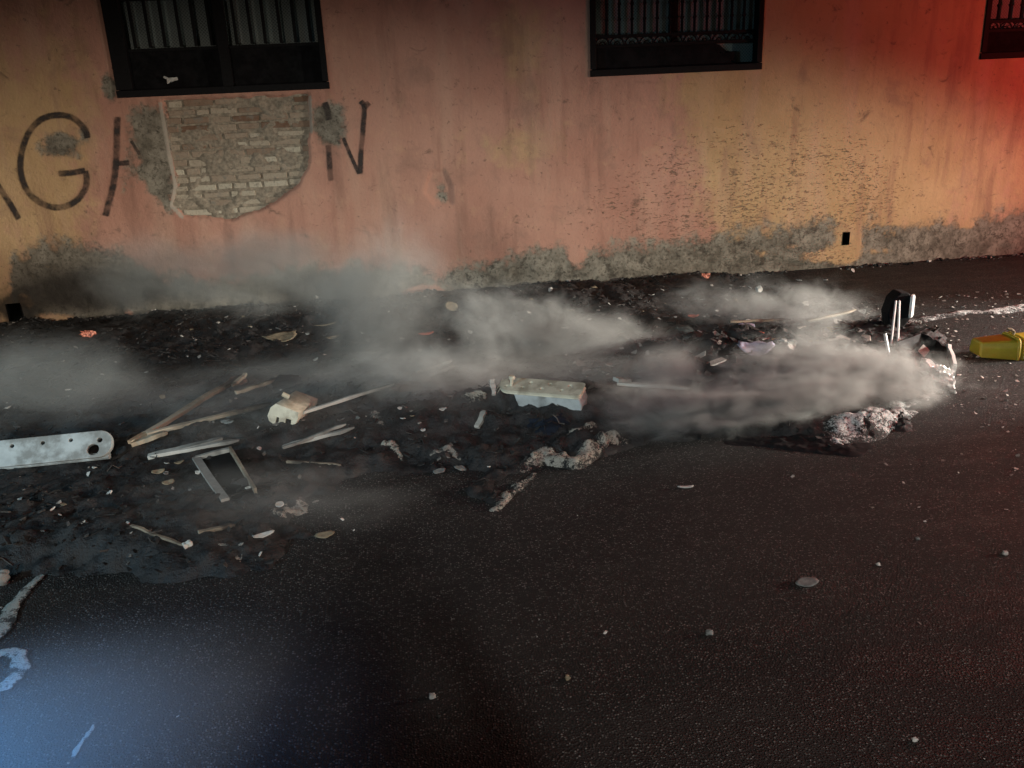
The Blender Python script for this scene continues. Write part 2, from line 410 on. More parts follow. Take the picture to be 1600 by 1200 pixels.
def axis(lo, a, b, hi, step, far):
    return np.concatenate([np.linspace(lo, a, far, endpoint=False), np.arange(a, b, step), np.linspace(b, hi, far)])
gx = axis(-60, -4, 7, 60, .05, 14); gy = axis(-50, .5, D+.2, D+.6, .05, 14)
X, Y = np.meshgrid(gx, gy); Z = .006*(fbm(X*.8, Y*.8, 3, 3)-.5)*sstep(D-Y, 0, .6)
tag(link('road', grid_mesh('road', X, Y, Z), M['asphalt'], smooth=True), 'dark asphalt road in front of the house', None, kind='structure')

ax = np.arange(-3.6, 3.75, .0145); ay = np.arange(2.7, D-.002, .0145)
X, Y = np.meshgrid(ax, ay); Z = H(X, Y)
pale = np.zeros_like(X)
for (p, r, a) in [((460, 805), .25, .45), ((370, 865), .3, .35), ((250, 830), .60, .2), ((1330, 560), .6, .25), ((700, 620), .6, .25), ((480, 640), .7, .22), ((900, 500), .8, .2), ((330, 715), .35, .35), ((1200, 530), .7, .12)]:
    c = gp(*p); pale = np.maximum(pale, a*np.exp(-((X-c[0])**2+(Y-c[1])**2)/r**2))
keep = (Z[:-1, :-1] > -.017) | (Z[1:, 1:] > -.017)
tag(link('ash_bed', grid_mesh('ash_bed', X, Y, Z, {'pale': pale}, keep), M['ash'], smooth=True), 'black bed of wet ash and char along the wall', 'ash', kind='stuff')

# ------------------------------------------------------------------ the house
house = empty('house', (1.2, D, 0), 'ochre and salmon plastered house front with barred windows and bare brick', 'house')
SILL = 1.648
WINS = [(-1.90, -.41), (1.608, 2.968), (4.866, 6.25)]
WTOP = 3.25
HOLE = (wp(1316, 383)[0], wp(1328, 364)[0], wp(1320, 383)[1], wp(1320, 363)[1])
VENT = (wp(14, 500)[0], wp(37, 500)[0], wp(25, 503)[1], wp(25, 474)[1])
xs = list(axis(-9, -3.4, 5.9, 15, .0165, 12)); zs = list(np.arange(-.12, 2.5, .0165))+list(np.linspace(2.5, 4.6, 14))
for (a, b) in WINS: xs += [a, b]
xs += [HOLE[0], HOLE[1], VENT[0], VENT[1]]; zs += [SILL, WTOP, HOLE[2], HOLE[3], VENT[2], VENT[3]]
xs = np.unique(np.round(xs, 4)); zs = np.unique(np.round(zs, 4))
X, Z = np.meshgrid(xs, zs)
# photo coordinates of each wall vertex, to lay out where paint and bare render are
def photo(Xw, Zw):
    P = np.stack([Xw, np.full_like(Xw, D), Zw-CAMH], -1)
    d = P@np.array(fw); return 800+FPX*(P@np.array(rt))/d, 600-FPX*(P@np.array(up))/d
U, V = photo(X, Z)
plt_u = [-200, 0, 20, 60, 130, 200, 240, 330, 420, 520, 600, 640, 680, 760, 820, 870, 890, 905, 930, 980, 1050, 1110, 1160, 1240, 1295, 1312, 1322, 1335, 1348, 1420, 1480, 1540, 1590, 1700, 1900]
plt_v = [420, 435, 400, 378, 376, 400, 425, 440, 425, 410, 415, 420, 432, 408, 392, 385, 392, 405, 388, 383, 375, 368, 362, 350, 341, 352, 395, 392, 350, 348, 343, 336, 326, 318, 318]
edge = np.interp(U, plt_u, plt_v)
grey = .5+(V-edge)/55
def blob(u, v, ru, rv, p=2): return np.exp(-(np.abs((U-u)/ru)**p+np.abs((V-v)/rv)**p))
def polym(poly, soft): return np.clip(.5+sdf_poly(U, V, poly)/soft, 0, 1)
near = (U > -80) & (U < 700) & (V > -60) & (V < 480)
grey = np.clip(grey, 0, 1)
g2 = np.maximum.reduce([polym([(203, 168), (262, 165), (276, 300), (270, 335), (245, 320), (212, 275), (203, 220)], 40), .9*polym([(490, 158), (535, 165), (540, 205), (530, 232), (500, 230), (484, 200)], 22),
                        .95*blob(92, 228, 34, 22, 3), .85*blob(172, 138, 14, 30, 3), .75*blob(130, 205, 12, 22), .7*blob(235, 250, 60, 70), .55*blob(60, 420, 70, 30), .62*blob(690, 300, 14, 20)])
grey = np.maximum(grey, g2)
for (u, v, ru, rv, a) in [(662, 456, 30, 9, 1.3), (1322, 385, 24, 26, 1.0), (1285, 402, 40, 10, .8), (1190, 395, 18, 7, .5), (5, 470, 14, 40, 1.1), (85, 497, 30, 9, .8), (200, 490, 10, 9, .7), (1375, 392, 26, 8, .45),
                          (1510, 352, 10, 8, .6), (900, 400, 10, 12, .7), (40, 470, 16, 12, .8), (1240, 385, 12, 5, .5)]:
    grey = grey-a*blob(u, v, ru, rv)
grey = np.clip(grey, -.3, 1.1)
ochre = .78*np.clip(.5+(155-U)/110, 0, 1)*np.clip(.5+(V-60)/200, .45, 1)
ochre = np.maximum(ochre, np.clip(.5+(U-1095+(300-V)*.25)/120, 0, 1)*np.clip(1.05-(U-1330)/520, .35, 1))  # fade to salmon at far right puts the red light's tint into the paint
ochre = np.maximum(ochre, .6*blob(820, 60, 60, 90)); ochre = np.maximum(ochre, .55*blob(810, 230, 90, 40))
nick = np.clip(1.15*blob(1190, 290, 190, 110)+.5*blob(980, 340, 260, 90)+.35*blob(1400, 330, 250, 120)+.15+.25*blob(330, 340, 300, 90), 0, 1)
nick = np.clip(nick+1.1*blob(1220, 405, 90, 16)+.4*blob(90, 120, 130, 130), 0, 1.3)
soot = np.clip(.95*blob(120, 455, 150, 50)+.75*blob(520, 460, 90, 45, 3)+.55*blob(1568, 392, 20, 12)+.5*blob(1110, 418, 60, 8)+.42*blob(350, 455, 200, 35)+.45*blob(1020, 128, 90, 8)+.9*blob(25, 488, 30, 22)+.5*blob(820, 425, 22, 20), 0, 1)
soot = np.clip(soot+.75*sstep(V-(517-.0712*U), -16, 6)*np.exp(-((U-500)/900)**2)+.6*blob(1235, 412, 50, 9), 0, 1)
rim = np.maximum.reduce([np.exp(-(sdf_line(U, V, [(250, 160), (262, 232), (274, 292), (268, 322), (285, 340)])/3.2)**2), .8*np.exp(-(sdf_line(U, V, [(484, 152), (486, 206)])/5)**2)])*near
BRICK = [(253, 156), (482, 146), (484, 205), (481, 262), (470, 286), (440, 311), (400, 330), (362, 343), (312, 341), (285, 338), (268, 320), (275, 290), (264, 230)]
BRW = np.array([wp(*p) for p in BRICK])
bs = sdf_poly(X, Z, BRW)+(fbm(X*14, Z*14, 77, 3)-.5)*.03
YY = D + .055*sstep(bs, -.004, .014)
CHIP = np.array([wp(*p) for p in [(662, 300), (672, 268), (695, 263), (706, 290), (709, 320), (680, 321)]])
cs = sdf_poly(X, Z, CHIP); YY = YY+.018*sstep(cs, -.004, .012)
relief = (fbm(X*1.1, Z*1.1, 90, 3)-.5)*.020+(fbm(X*7, Z*7, 91, 3)-.5)*.006
lowerz = np.clip(grey, 0, 1); YY = YY+relief*sstep(np.minimum.reduce([np.maximum(np.maximum(a-X, X-b), np.maximum(SILL-Z, Z-WTOP)) for a, b in WINS]), 0, .10)+.008*lowerz*(fbm(X*22, Z*22, 92, 3))
# crumbled foot of the wall
YY = YY+.035*sstep(soot+grey-1.05, 0, .8)*fbm(X*9, Z*9, 95, 3)*(Z < .6)
xc = (xs[:-1]+xs[1:])/2; zc = (zs[:-1]+zs[1:])/2; XC, ZC = np.meshgrid(xc, zc)
keep = np.ones(XC.shape, bool)
for (a, b) in WINS: keep &= ~((XC > a) & (XC < b) & (ZC > SILL) & (ZC < WTOP))
for q in (HOLE, VENT): keep &= ~((XC > q[0]) & (XC < q[1]) & (ZC > q[2]) & (ZC < q[3]))
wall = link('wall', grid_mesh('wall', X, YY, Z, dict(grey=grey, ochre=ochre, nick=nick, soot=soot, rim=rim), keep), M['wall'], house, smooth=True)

# dark cavities behind the two small holes at the foot of the wall
for (x0, x1, z0, z1) in (HOLE, VENT):
    b = MB(); y0, y1 = D-.004, D+.25
    b.add([(x0, y0, z0), (x1, y0, z0), (x1, y0, z1), (x0, y0, z1), (x0, y1, z0), (x1, y1, z0), (x1, y1, z1), (x0, y1, z1)],
          [(4, 5, 6, 7), (0, 1, 5, 4), (3, 7, 6, 2), (0, 4, 7, 3), (1, 2, 6, 5)])
    b.build('drain_hole', M['void'], house)

# exposed brickwork: separate courses set back in the broken plaster
b = MB(); z = BRW[:, 1].min()-.02; row = 0
while z < BRW[:, 1].max()+.02:
    hgt = .050+R.uniform(-.004, .004); x = BRW[:, 0].min()-.15+R.uniform(0, .16)
    while x < BRW[:, 0].max()+.1:
        L = R.choice([.20, .21, .19, .105, .16])+R.uniform(-.01, .01)
        cx, cz = x+L/2, z+hgt/2
        if sdf_poly(np.array([cx]), np.array([cz]), BRW)[0] > -.05 and R.random() > .06:
            tone = min(1, max(0, R.gauss(.66, .2)+(.14 if z < 1.35 else -.22)))
            b.box((cx, D+.056+R.uniform(-.004, .006), cz+R.uniform(-.003, .003)), L-.012, .05, hgt-R.uniform(.004, .014), Matrix.Rotation(R.uniform(-.02, .02), 3, 'Y'), tone, .004)
        x += L+.004
    z += .061; row += 1
# rough mortar: bumpy sheet just behind the brick faces
o = b.build('exposed_brick', M['brick'], house, bevel=.005)
mx = np.arange(BRW[:, 0].min()-.05, BRW[:, 0].max()+.05, .012); mz = np.arange(BRW[:, 1].min()-.05, BRW[:, 1].max()+.03, .012)
XM, ZM = np.meshgrid(mx, mz); YM = D+.041+.024*(fbm(XM*20, ZM*26, 51, 4)-.5)-.016*sstep(fbm(XM*6, ZM*8, 53, 3), .48, .72)
inside = sdf_poly((XM[:-1, :-1]+XM[1:, 1:])/2, (ZM[:-1, :-1]+ZM[1:, 1:])/2, BRW) > -.03
link('mortar', grid_mesh('mortar', XM, YM, ZM, None, inside), M['mortar'], house, smooth=True)

# graffiti: sprayed strokes a hair proud of the plaster
STROKES = [([(-40, 225), (-5, 287), (14, 316), (30, 343)], 8),
           ([(137, 216), (133, 203), (118, 187), (97, 180), (70, 184), (50, 200), (37, 226), (32, 255), (36, 284), (50, 307), (75, 322), (100, 323), (120, 313), (133, 296), (136, 280), (133, 267)], 8.5),
           ([(134, 266), (112, 270), (91, 271)], 8), ([(184, 182), (183, 215), (182, 250), (178, 285), (171, 315), (165, 338)], 9), ([(180, 256), (203, 254)], 7),
           ([(205, 220), (212, 231), (219, 242)], 4), ([(507, 160), (511, 172), (514, 188)], 9), ([(513, 226), (515, 255), (517, 283)], 7.5), ([(536, 215), (548, 243), (561, 272)], 5),
           ([(563, 158), (569, 168), (567, 205), (564, 240), (563, 272)], 7), ([(577, 160), (569, 168)], 8)]
def wall_y(x, z):
    i = min(max(np.searchsorted(xs, x)-1, 0), len(xs)-2); j = min(max(np.searchsorted(zs, z)-1, 0), len(zs)-2)
    a = (x-xs[i])/(xs[i+1]-xs[i]); b_ = (z-zs[j])/(zs[j+1]-zs[j])
    return (YY[j, i]*(1-a)+YY[j, i+1]*a)*(1-b_)+(YY[j+1, i]*(1-a)+YY[j+1, i+1]*a)*b_
LETTERS = [(0,), (1, 2), (3, 4, 5), (6, 7, 8, 9, 10)]
for letter in LETTERS:
  for pts, wd in [STROKES[q] for q in letter]:
    b = MB()
    P = [np.array(p, float) for p in pts]; fine = []
    for i in range(len(P)-1):
        p0, p1, p2, p3 = P[max(i-1, 0)], P[i], P[i+1], P[min(i+2, len(P)-1)]
        for t in np.linspace(0, 1, 14, endpoint=False):
            fine.append(.5*((2*p1)+(p2-p0)*t+(2*p0-5*p1+4*p2-p3)*t*t+(3*p1-p0-3*p2+p3)*t**3))
    fine.append(P[-1]); n = len(fine); o0 = len(b.v)
    for i, p in enumerate(fine):
        d = fine[min(i+1, n-1)]-fine[max(i-1, 0)]; d /= np.linalg.norm(d)+1e-9; nn = np.array([-d[1], d[0]])
        endf = min(1, min(i, n-1-i)/2)
        for k, (s, e) in enumerate(((-1, 0), (-.45, 1), (.45, 1), (1, 0))):
            q = wp(*(p+nn*s*wd*.78))
            b.v.append((q[0], wall_y(q[0], q[1])-.003, q[1])); b.c.append(e*(.35+.65*endf))
    for i in range(n-1):
        for k in range(3):
            a = o0+i*4+k; b.f.append((a, a+1, a+5, a+4))
    b.build('graffiti_stroke', M['spray'], house)

def window(x0, x1, style):
    f = MB(); yf = D-.012; fwid = .045
    # iron frame round the opening and the reveal lined with blackened sheet
    f.box(((x0+x1)/2, D+.03, SILL+.022), x1-x0+.03, .085, .05)
    fl_ = .115 if style == 0 else fwid
    f.box((x0+fl_/2-.012, D+.03, (SILL+WTOP)/2+.025), fl_, .084, WTOP-SILL-.05); f.box((x1-fwid/2+.012, D+.03, (SILL+WTOP)/2+.025), fwid, .084, WTOP-SILL-.05)
    f.box(((x0+x1)/2, D+.03, WTOP), x1-x0+.03, .085, .05)
    w = f.build('window', M['iron'], house, bevel=.004)
    r = MB(); y0, y1 = D+.06, D+.27
    r.add([(x0, y0, SILL), (x1, y0, SILL), (x1, y1, SILL), (x0, y1, SILL), (x0, y0, WTOP), (x1, y0, WTOP), (x1, y1, WTOP), (x0, y1, WTOP)], [(0, 1, 2, 3), (4, 7, 6, 5), (0, 3, 7, 4), (1, 5, 6, 2), (3, 2, 6, 7)])
    r.build('reveal', M['void'], w)
    g = MB(); yb = D+.045
    if style == 0:
        xm = (x0+x1)/2+.03; zlow = SILL+.315; zr = SILL+.665
        g.box((xm, D+.028, (SILL+WTOP)/2), .075, .05, WTOP-SILL-.08)
        for a, c, n in ((x0+.10, xm-.037, 6), (xm+.037, x1-.045, 6)):
            for i in range(n):
                xx = a+(c-a)*(i+.55)/n if n else a
                g.box((xx, yb, (zlow+WTOP)/2), .021, .018, WTOP-zlow-.03, Matrix.Rotation(R.uniform(-.01, .01), 3, 'Y'))
            for zz in (zr, zr+.7): g.box(((a+c)/2, yb-.004, zz), c-a+.02, .022, .045)
            g.box(((a+c)/2, yb-.002, zlow), c-a+.02, .02, .022)
        lo = MB()
        px0, px1, pz0, pz1 = x0+.035, x1-.035, SILL+.045, zlow
        n = 60; XX, ZZ = np.meshgrid(np.linspace(px0, px1, n), np.linspace(pz0, pz1, 14)); YY2 = D+.055+.016*(fbm(XX*9, ZZ*9, 61, 4)-.5)
        link('lower_panel', grid_mesh('lower_panel', XX, YY2, ZZ), M['soot_iron'], w, smooth=True)
        glass_z0 = zlow-.03
    else:
        zb = SILL+.215; zt = SILL+.285
        nb = 13
        for i in range(1, nb):
            xx = x0+.03+(x1-x0-.06)*i/nb
            g.tube([(xx, yb, zt), (xx, yb, WTOP-.02)], .0105, 6)
            for k in range(5): g.box((xx, yb, zt+.12+k*.11), .024, .024, .018)
        for zz in (zb, zt, zt+.8): g.box(((x0+x1)/2, yb, zz), x1-x0-.05, .024, .024)
        na = 11; wa = (x1-x0-.07)/na
        for i in range(na):                   # row of little arches between the two rails
            cx = x0+.035+wa*(i+.5)
            g.tube([(cx+wa*.46*math.cos(q), yb, zb+.008+.055*math.sin(q)) for q in np.linspace(0, math.pi, 9)], .0065, 5)
            g.tube([(cx+wa*.2*math.cos(q), yb, zb+.008+.024*math.sin(q)) for q in np.linspace(0, math.pi, 7)], .005, 5)
        pw = x1-.17 if style == 1 else x1-.035
        XX, ZZ = np.meshgrid(np.linspace(x0+.035, pw, 60), np.linspace(SILL+.045, zb-.01, 14)); YY2 = D+.072+.02*(fbm(XX*6, ZZ*6, 63, 4)-.5)
        ZZ = ZZ-.10*sstep(XX, pw-.18, pw)*(ZZ > zb-.06)
        link('lower_panel', grid_mesh('lower_panel', XX, YY2, ZZ), M['soot_iron'], w, smooth=True)
        glass_z0 = SILL+.06
    g.build('grille', M['iron'], w, bevel=.002)
    xm = (x0+x1)/2
    for a, c in ((x0+.02, xm-.02), (xm+.02, x1-.02)):
        p = MB(); p.box(((a+c)/2, D+.112, (glass_z0+WTOP)/2), c-a, .008, WTOP-glass_z0); p.build('pane', M['pane'], w)
    mu = MB(); mu.box((xm, D+.109, (SILL+WTOP)/2), .06, .04, WTOP-SILL-.01); mu.box((xm, D+.106, SILL+.95), x1-x0-.03, .03, .05); mu.build('casement', M['iron'], w)
for i, (a, c) in enumerate(WINS): window(a, c, i)
# side, back and roof of the house so that it is a building, not a screen
b = MB()
b.box((3, D+.16+4, 4.66), 24.8, 8.9, .12); b.build('roof', M['rust'], house)
b = MB(); b.box((-8.9, D+4.1, 2.28), .2, 7.6, 4.6); b.box((14.9, D+4.1, 2.28), .2, 7.6, 4.6); b.box((3, D+8, 2.28), 23.4, .2, 4.6); b.build('rear_wall', M['mortar'], house)

# ------------------------------------------------------------------ generic debris builders
def flat_shape(outline, holes, thick, bevel=.003, seg=2):
    """a plate with holes: mesh from a filled 2D curve (local xy, thickness along z)"""
    cu = bpy.data.curves.new('plate', 'CURVE'); cu.dimensions = '2D'; cu.fill_mode = 'BOTH'
    for loop in [outline]+holes:
        s = cu.splines.new('POLY'); s.points.add(len(loop)-1); s.use_cyclic_u = True
        for p, q in zip(s.points, loop): p.co = (q[0], q[1], 0, 1)
    cu.extrude = thick/2-bevel; cu.bevel_depth = bevel; cu.bevel_resolution = seg; cu.offset = -bevel
    o = bpy.data.objects.new('plate', cu); C.objects.link(o)
    bpy.context.view_layer.update()
    me = bpy.data.meshes.new_from_object(o.evaluated_get(bpy.context.evaluated_depsgraph_get()))
    bpy.data.objects.remove(o); bpy.data.curves.remove(cu)
    me.materials.clear(); return me
def circle(cx, cy, r, n=14): return [(cx+r*math.cos(2*math.pi*i/n), cy+r*math.sin(2*math.pi*i/n)) for i in range(n)]
def pose(me, M4):
    me.transform(M4); me.update()
def frame_from(p, xdir, zdir):
    x = Vector(xdir).normalized(); z = Vector(zdir); z = (z-x*z.dot(x)).normalized(); y = z.cross(x)
    m4 = Matrix((x, y, z)).transposed().to_4x4(); m4.translation = Vector(p); return m4

def stick(name, a, b, w, h, label, cat, mat='wood', tones=(.8, .3), lift=(.02, .02), group=None, twist=0.0, n=14, wob=.002):
    """a squared, slightly bent and tapering burnt length of wood between two photo pixels"""
    A = Vector(at(*a, lift=lift[0])); B = Vector(at(*b, lift=lift[1]))
    x = (B-A).normalized(); side = Vector((0, 0, 1)).cross(x).normalized(); upv = x.cross(side)
    bm = MB(); sd = R.randrange(999)
    for i in range(n+1):
        t = i/n; p = A.lerp(B, t)+side*(vnoise(t*5, 0, sd)-.5)*wob*3+upv*(vnoise(t*5, 3, sd)-.5)*wob*3
        ww = w*(.85+.3*vnoise(t*9, 1, sd)); hh = h*(.85+.3*vnoise(t*9, 2, sd))
        if t > .9: ww *= 1-.6*(t-.9)/.1; hh *= 1-.5*(t-.9)/.1
        q = twist*t; c, s = math.cos(q), math.sin(q)
        for sx, sy in ((-1, -1), (1, -1), (1, 1), (-1, 1)):
            u, v = sx*ww/2, sy*hh/2
            bm.v.append(tuple(p+side*(u*c-v*s)+upv*(u*s+v*c))); bm.c.append(tones[0]+(tones[1]-tones[0])*t+(vnoise(t*7, 5, sd)-.5)*.35)
    for i in range(n):
        for k in range(4):
            k2 = (k+1) % 4; bm.f.append((i*4+k, i*4+k2, i*4+4+k2, i*4+4+k))
    bm.f.append((3, 2, 1, 0)); e = n*4; bm.f.append((e, e+1, e+2, e+3))
    o = bm.build(name, M[mat], bevel=min(w, h)*.12)
    return tag(o, label, cat, group)

def ridge(name, pts, wid, hgt, label, cat, mat='crust', seed=1, lumps=.5, parent=None, lift=-.008, group=None, res=.0075, freq=21):
    """a lumpy crumbling ridge along photo pixels, lying on what is there"""
    P = [at(*p)[:2] for p in pts]; seg = [np.linalg.norm(P[i+1]-P[i]) for i in range(len(P)-1)]; L = sum(seg)
    n = max(6, int(L/res)); cum = np.concatenate([[0], np.cumsum(seg)]); s = np.linspace(0, L, n)
    px = np.interp(s, cum, [p[0] for p in P]); py = np.interp(s, cum, [p[1] for p in P])
    dx = np.gradient(px); dy = np.gradient(py); l = np.hypot(dx, dy)+1e-9; nx, ny = -dy/l, dx/l
    wd = np.interp(s, cum, wid if hasattr(wid, '__len__') else [wid]*len(P)); ht = np.interp(s, cum, hgt if hasattr(hgt, '__len__') else [hgt]*len(P))
    k = max(9, int(np.max(wd)/res)|1); q = np.linspace(-1, 1, k)
    wv = wd[:, None]*(.6+.8*fbm(s[:, None]*9+0*q, np.sign(q)[None, :]*3+0*s[:, None], seed, 3))
    Xr = px[:, None]+nx[:, None]*q*wv/2; Yr = py[:, None]+ny[:, None]*q*wv/2
    f1 = fbm(Xr*freq, Yr*freq, seed+5, 4); f2 = fbm(Xr*freq*2.2, Yr*freq*2.2, seed+9, 3)
    endt = np.minimum(1, np.minimum(s, L-s)/(.12*L+1e-6))[:, None]**.6
    prof = np.sqrt(np.clip(1-q**2, 0, 1))[None, :]
    hh = ht[:, None]*prof*endt*((1-lumps)+lumps*1.7*f1**1.5*1.3+.25*lumps*(f2-.5))
    Zr = np.maximum(0, H(Xr, Yr, False))+lift+hh*.42
    Xr = Xr+(f2-.5)*.02; Yr = Yr+(f1-.5)*.012
    tone = .25+.45*prof*endt+.9*(f1-.5)+.5*(f2-.5)
    return tag(link(name, grid_mesh(name, Xr, Yr, Zr, {'tone': tone+0*Xr}), M[mat], parent, smooth=False), label, cat, group)

def lump(name, px, py, sx, sy, sz, label, cat, mat, seed, lift=0.0, rough=.5, group=None, rot=0.0, n=(14, 22), flat=False):
    if name == 'pebble': sx, sy, sz = sx*.72, sy*.72, sz*.6
    """an irregular solid fragment resting on the ground: crumpled, never a plain ball"""
    c = at(px, py); bm = MB(); nu, nv = n
    ca, sa = math.cos(rot), math.sin(rot)
    for i in range(nu+1):
        th = math.pi*i/nu
        for j in range(nv):
            ph = 2*math.pi*j/nv
            d = np.array([math.sin(th)*math.cos(ph), math.sin(th)*math.sin(ph), math.cos(th)])
            r = 1+rough*(fbm(d[0]*2.1+9+d[2]*1.7, d[1]*2.1+d[2]*1.3, seed, 4)-.5)*2
            # flatten some facets so that it reads as a broken piece
            ex = np.sign(d)*np.abs(d)**.7
            p = ex*r*np.array([sx, sy, sz])/2
            bm.v.append((c[0]+p[0]*ca-p[1]*sa, c[1]+p[0]*sa+p[1]*ca, c[2]+lift+sz*.38+p[2])); bm.c.append(.5+.5*d[2])
    for i in range(nu):
        for j in range(nv):
            j2 = (j+1) % nv; bm.f.append((i*nv+j, (i+1)*nv+j, (i+1)*nv+j2, i*nv+j2))
    return tag(bm.build(name, M[mat], smooth=not flat), label, cat, group)

def flake(name, px, py, L, Wd, label, cat, mat, seed, rot=0.0, curl=.3, lift=.004, group=None, thick=.003, tilt=0.0):
    """a thin torn, curled scrap with a ragged outline"""
    c = at(px, py); n = 18; rings = 4
    bm = MB(); ca, sa = math.cos(rot), math.sin(rot)
    top = []
    for side in (1, -1):
        for k in range(rings+1):
            f = k/rings
            for j in range(n):
                q = 2*math.pi*j/n; rr = (.65+.7*fbm(math.cos(q)*1.6+4, math.sin(q)*1.6+4, seed, 3))*f
                x = math.cos(q)*rr*L/2; y = math.sin(q)*rr*Wd/2
                z = curl*(x/L*2)**2*L*.25+.25*curl*L*(fbm(x/L*5+3, y/Wd*5+3, seed+3, 3)-.5)+side*thick/2+tilt*y
                bm.v.append((c[0]+x*ca-y*sa, c[1]+x*sa+y*ca, c[2]+lift+z+.35*abs(tilt)*Wd)); bm.c.append(.5)
    m1 = (rings+1)*n
    for s in (0, 1):
        o = s*m1
        for k in range(rings):
            for j in range(n):
                j2 = (j+1) % n; a = (o+k*n+j, o+k*n+j2, o+(k+1)*n+j2, o+(k+1)*n+j)
                bm.f.append(a[::-1] if s == 0 else a)
    for j in range(n):
        j2 = (j+1) % n; a = rings*n; bm.f.append((a+j2, a+j, m1+a+j, m1+a+j2))
    return tag(bm.build(name, M[mat], smooth=True), label, cat, group)

# ------------------------------------------------------------------ white rails and block (remains of burnt rubbish containers)
def stadium(L, Wd, r1, r2, n=8):
    out = []
    for cx, cy, r, a0 in ((L-r2, Wd-r2, r2, 0), (r1, Wd-r1, r1, 90), (r1, r1, r1, 180), (L-r2, r2, r2, 270)):
        for i in range(n+1):
            a = math.radians(a0+90*i/n); out.append((cx+r*math.cos(a), cy+r*math.sin(a)))
    return out
# long rail at the left edge of the photo
A = Vector(at(-60, 739, .015)); B = Vector(at(176, 712, .03)); L = (B-A).length
rail = empty('container_rail', A, 'long pale rail with round holes and one rounded end, at the left edge', 'rail', 'white rails fallen off the burnt bins')
pl = flat_shape(stadium(L, .128, .01, .06), [circle(L*(u+60)/236, .095, .0085) for u in (-30, 18, 66, 110)]+[circle(L*.915, .082, .011), circle(L*.872, .040, .026, 20)], .022, .004)
pose(pl, frame_from(A, B-A, (-.1, -.78, .62)))
link('plate', pl, M['white_plastic'], rail, smooth=False)
ed = MB()
for t0, t1 in ((.02, .97),):
    p = A.lerp(B, t0); q = A.lerp(B, t1); ed.tube([p+Vector((0, .02, -.002)), q+Vector((0, .02, -.002))], .017, 10)
ed.build('lower_edge', M['white_plastic'], rail)
# short rail in the middle, holes on its top, a bolt standing in it
A = Vector(at(776, 611, .10)); B = Vector(at(905, 621, .10)); xd = (B-A); L = xd.length; xd.normalize()
rail = empty('container_rail', (A.x, A.y, hz(A.x, A.y)), 'short cream rail with holes along its top and a bolt standing in one', 'rail', 'white rails fallen off the burnt bins')
Wt = .105
holes = [circle(L*u, Wt*v, .0085, 10) for u, v in ((.10, .30), (.30, .30), (.53, .30), (.77, .30), (.12, .72), (.36, .72), (.60, .72), (.84, .72))]
pl = flat_shape(stadium(L, Wt, .065, .018), holes, .022, .004)
fr = frame_from(A, xd, (.05, -.35, 1)); pose(pl, fr); link('top_plate', pl, M['cream_plastic'], rail)
bd = MB()
prof = [(.20*L, -.004), (.99*L, -.004), (1.01*L, -.05), (.985*L, -.10), (.24*L, -.092), (.215*L, -.05)]
vs = [fr @ Vector((x, .004, z-.008)) for x, z in prof]+[fr @ Vector((x, .10, z-.008)) for x, z in prof]
k = len(prof); bd.add(vs, [tuple(range(k)), tuple(reversed(range(k, 2*k)))]+[(i, i+k, (i+1) % k+k, (i+1) % k) for i in range(k)])
bd.build('body', M['white_plastic'], rail, bevel=.006)  # cream top over bluish body: warm and blue light put into the colours
bo = MB(); p = fr @ Vector((.155*L, Wt*.35, .01)); bo.tube([p, p+Vector((.004, 0, .035)), p+Vector((.004, 0, .036)), p+Vector((.005, 0, .052))], [.008, .009, .016, .015], 10); bo.build('bolt', M['cream_plastic'], rail)
# slotted block between the sticks
A = Vector(at(408, 672, .0))
blk = empty('plastic_block', A, 'tilted cream block with two slots, lying across the charred sticks', 'block')
bx = Vector(at(458, 618, .05))-Vector(at(400, 662, .05)); Lb = bx.length
prof = [(0, .035), (.012, .012), (.034, .002), (.046, 0), (.047, .040), (.058, .040), (.059, 0), (.092, 0), (.094, .045), (.118, .045), (.120, .012), (.140, .02), (.152, .055), (.150, .092), (.03, .105), (.008, .080)]
me = flat_shape(prof, [], Lb*.72, .003)
vdir = Vector((.93, -.28, -.12))
pose(me, Matrix.Translation((0, 0, 0)))
xx = Vector((.90, -.25, -.25)).normalized(); zz = -Vector(bx).normalized(); zz.z += .12
m4 = frame_from(A+Vector((.0, .0, .018))+Vector(bx)*.42, xx, zz)
pose(me, m4); link('shell', me, M['cream_plastic'], blk)
bo = MB(); p = Vector(at(452, 622, .11)); bo.tube([p, p+Vector((-.03, 0, .02))], .012, 8); bo.build('peg', M['cream_plastic'], blk)

# ------------------------------------------------------------------ charred sticks and slats
STK = 'charred sticks lying in the ash'
stick('burnt_stick', (203, 692), (384, 583), .030, .022, 'longest bone pale stick slanting up from the left rail to a thin tip', 'stick', 'wood', (1.0, .25), (.02, .06), STK, .3)
stick('burnt_stick', (384, 584), (362, 600), .022, .018, 'short forked tip at the top of the longest slanting stick', 'stick', 'wood', (.9, .5), (.065, .06), STK)
stick('burnt_stick', (232, 690), (424, 630), .028, .02, 'pale to dark stick lying just below the longest slanting stick', 'stick', 'wood', (1.0, .2), (.025, .05), STK, .2)
stick('burnt_stick', (205, 694), (262, 676), .032, .022, 'stubby split stick at the joint of the two long slanting sticks', 'stick', 'wood', (.9, .6), (.012, .02), STK)
stick('wooden_slat', (228, 696), (348, 683), .042, .018, 'upper of two flat pale slats lying side by side', 'slat', 'pale_wood', (1.0, .35), (.02, .03), STK)
stick('wooden_slat', (230, 701), (374, 688), .030, .016, 'lower of two flat pale slats lying side by side', 'slat', 'pale_wood', (1.05, .3), (.016, .022), STK)
stick('burnt_stick', (368, 613), (430, 597), .022, .018, 'short grey stick above and behind the slotted block', 'stick', 'wood', (.75, .35), (.03, .05), STK)
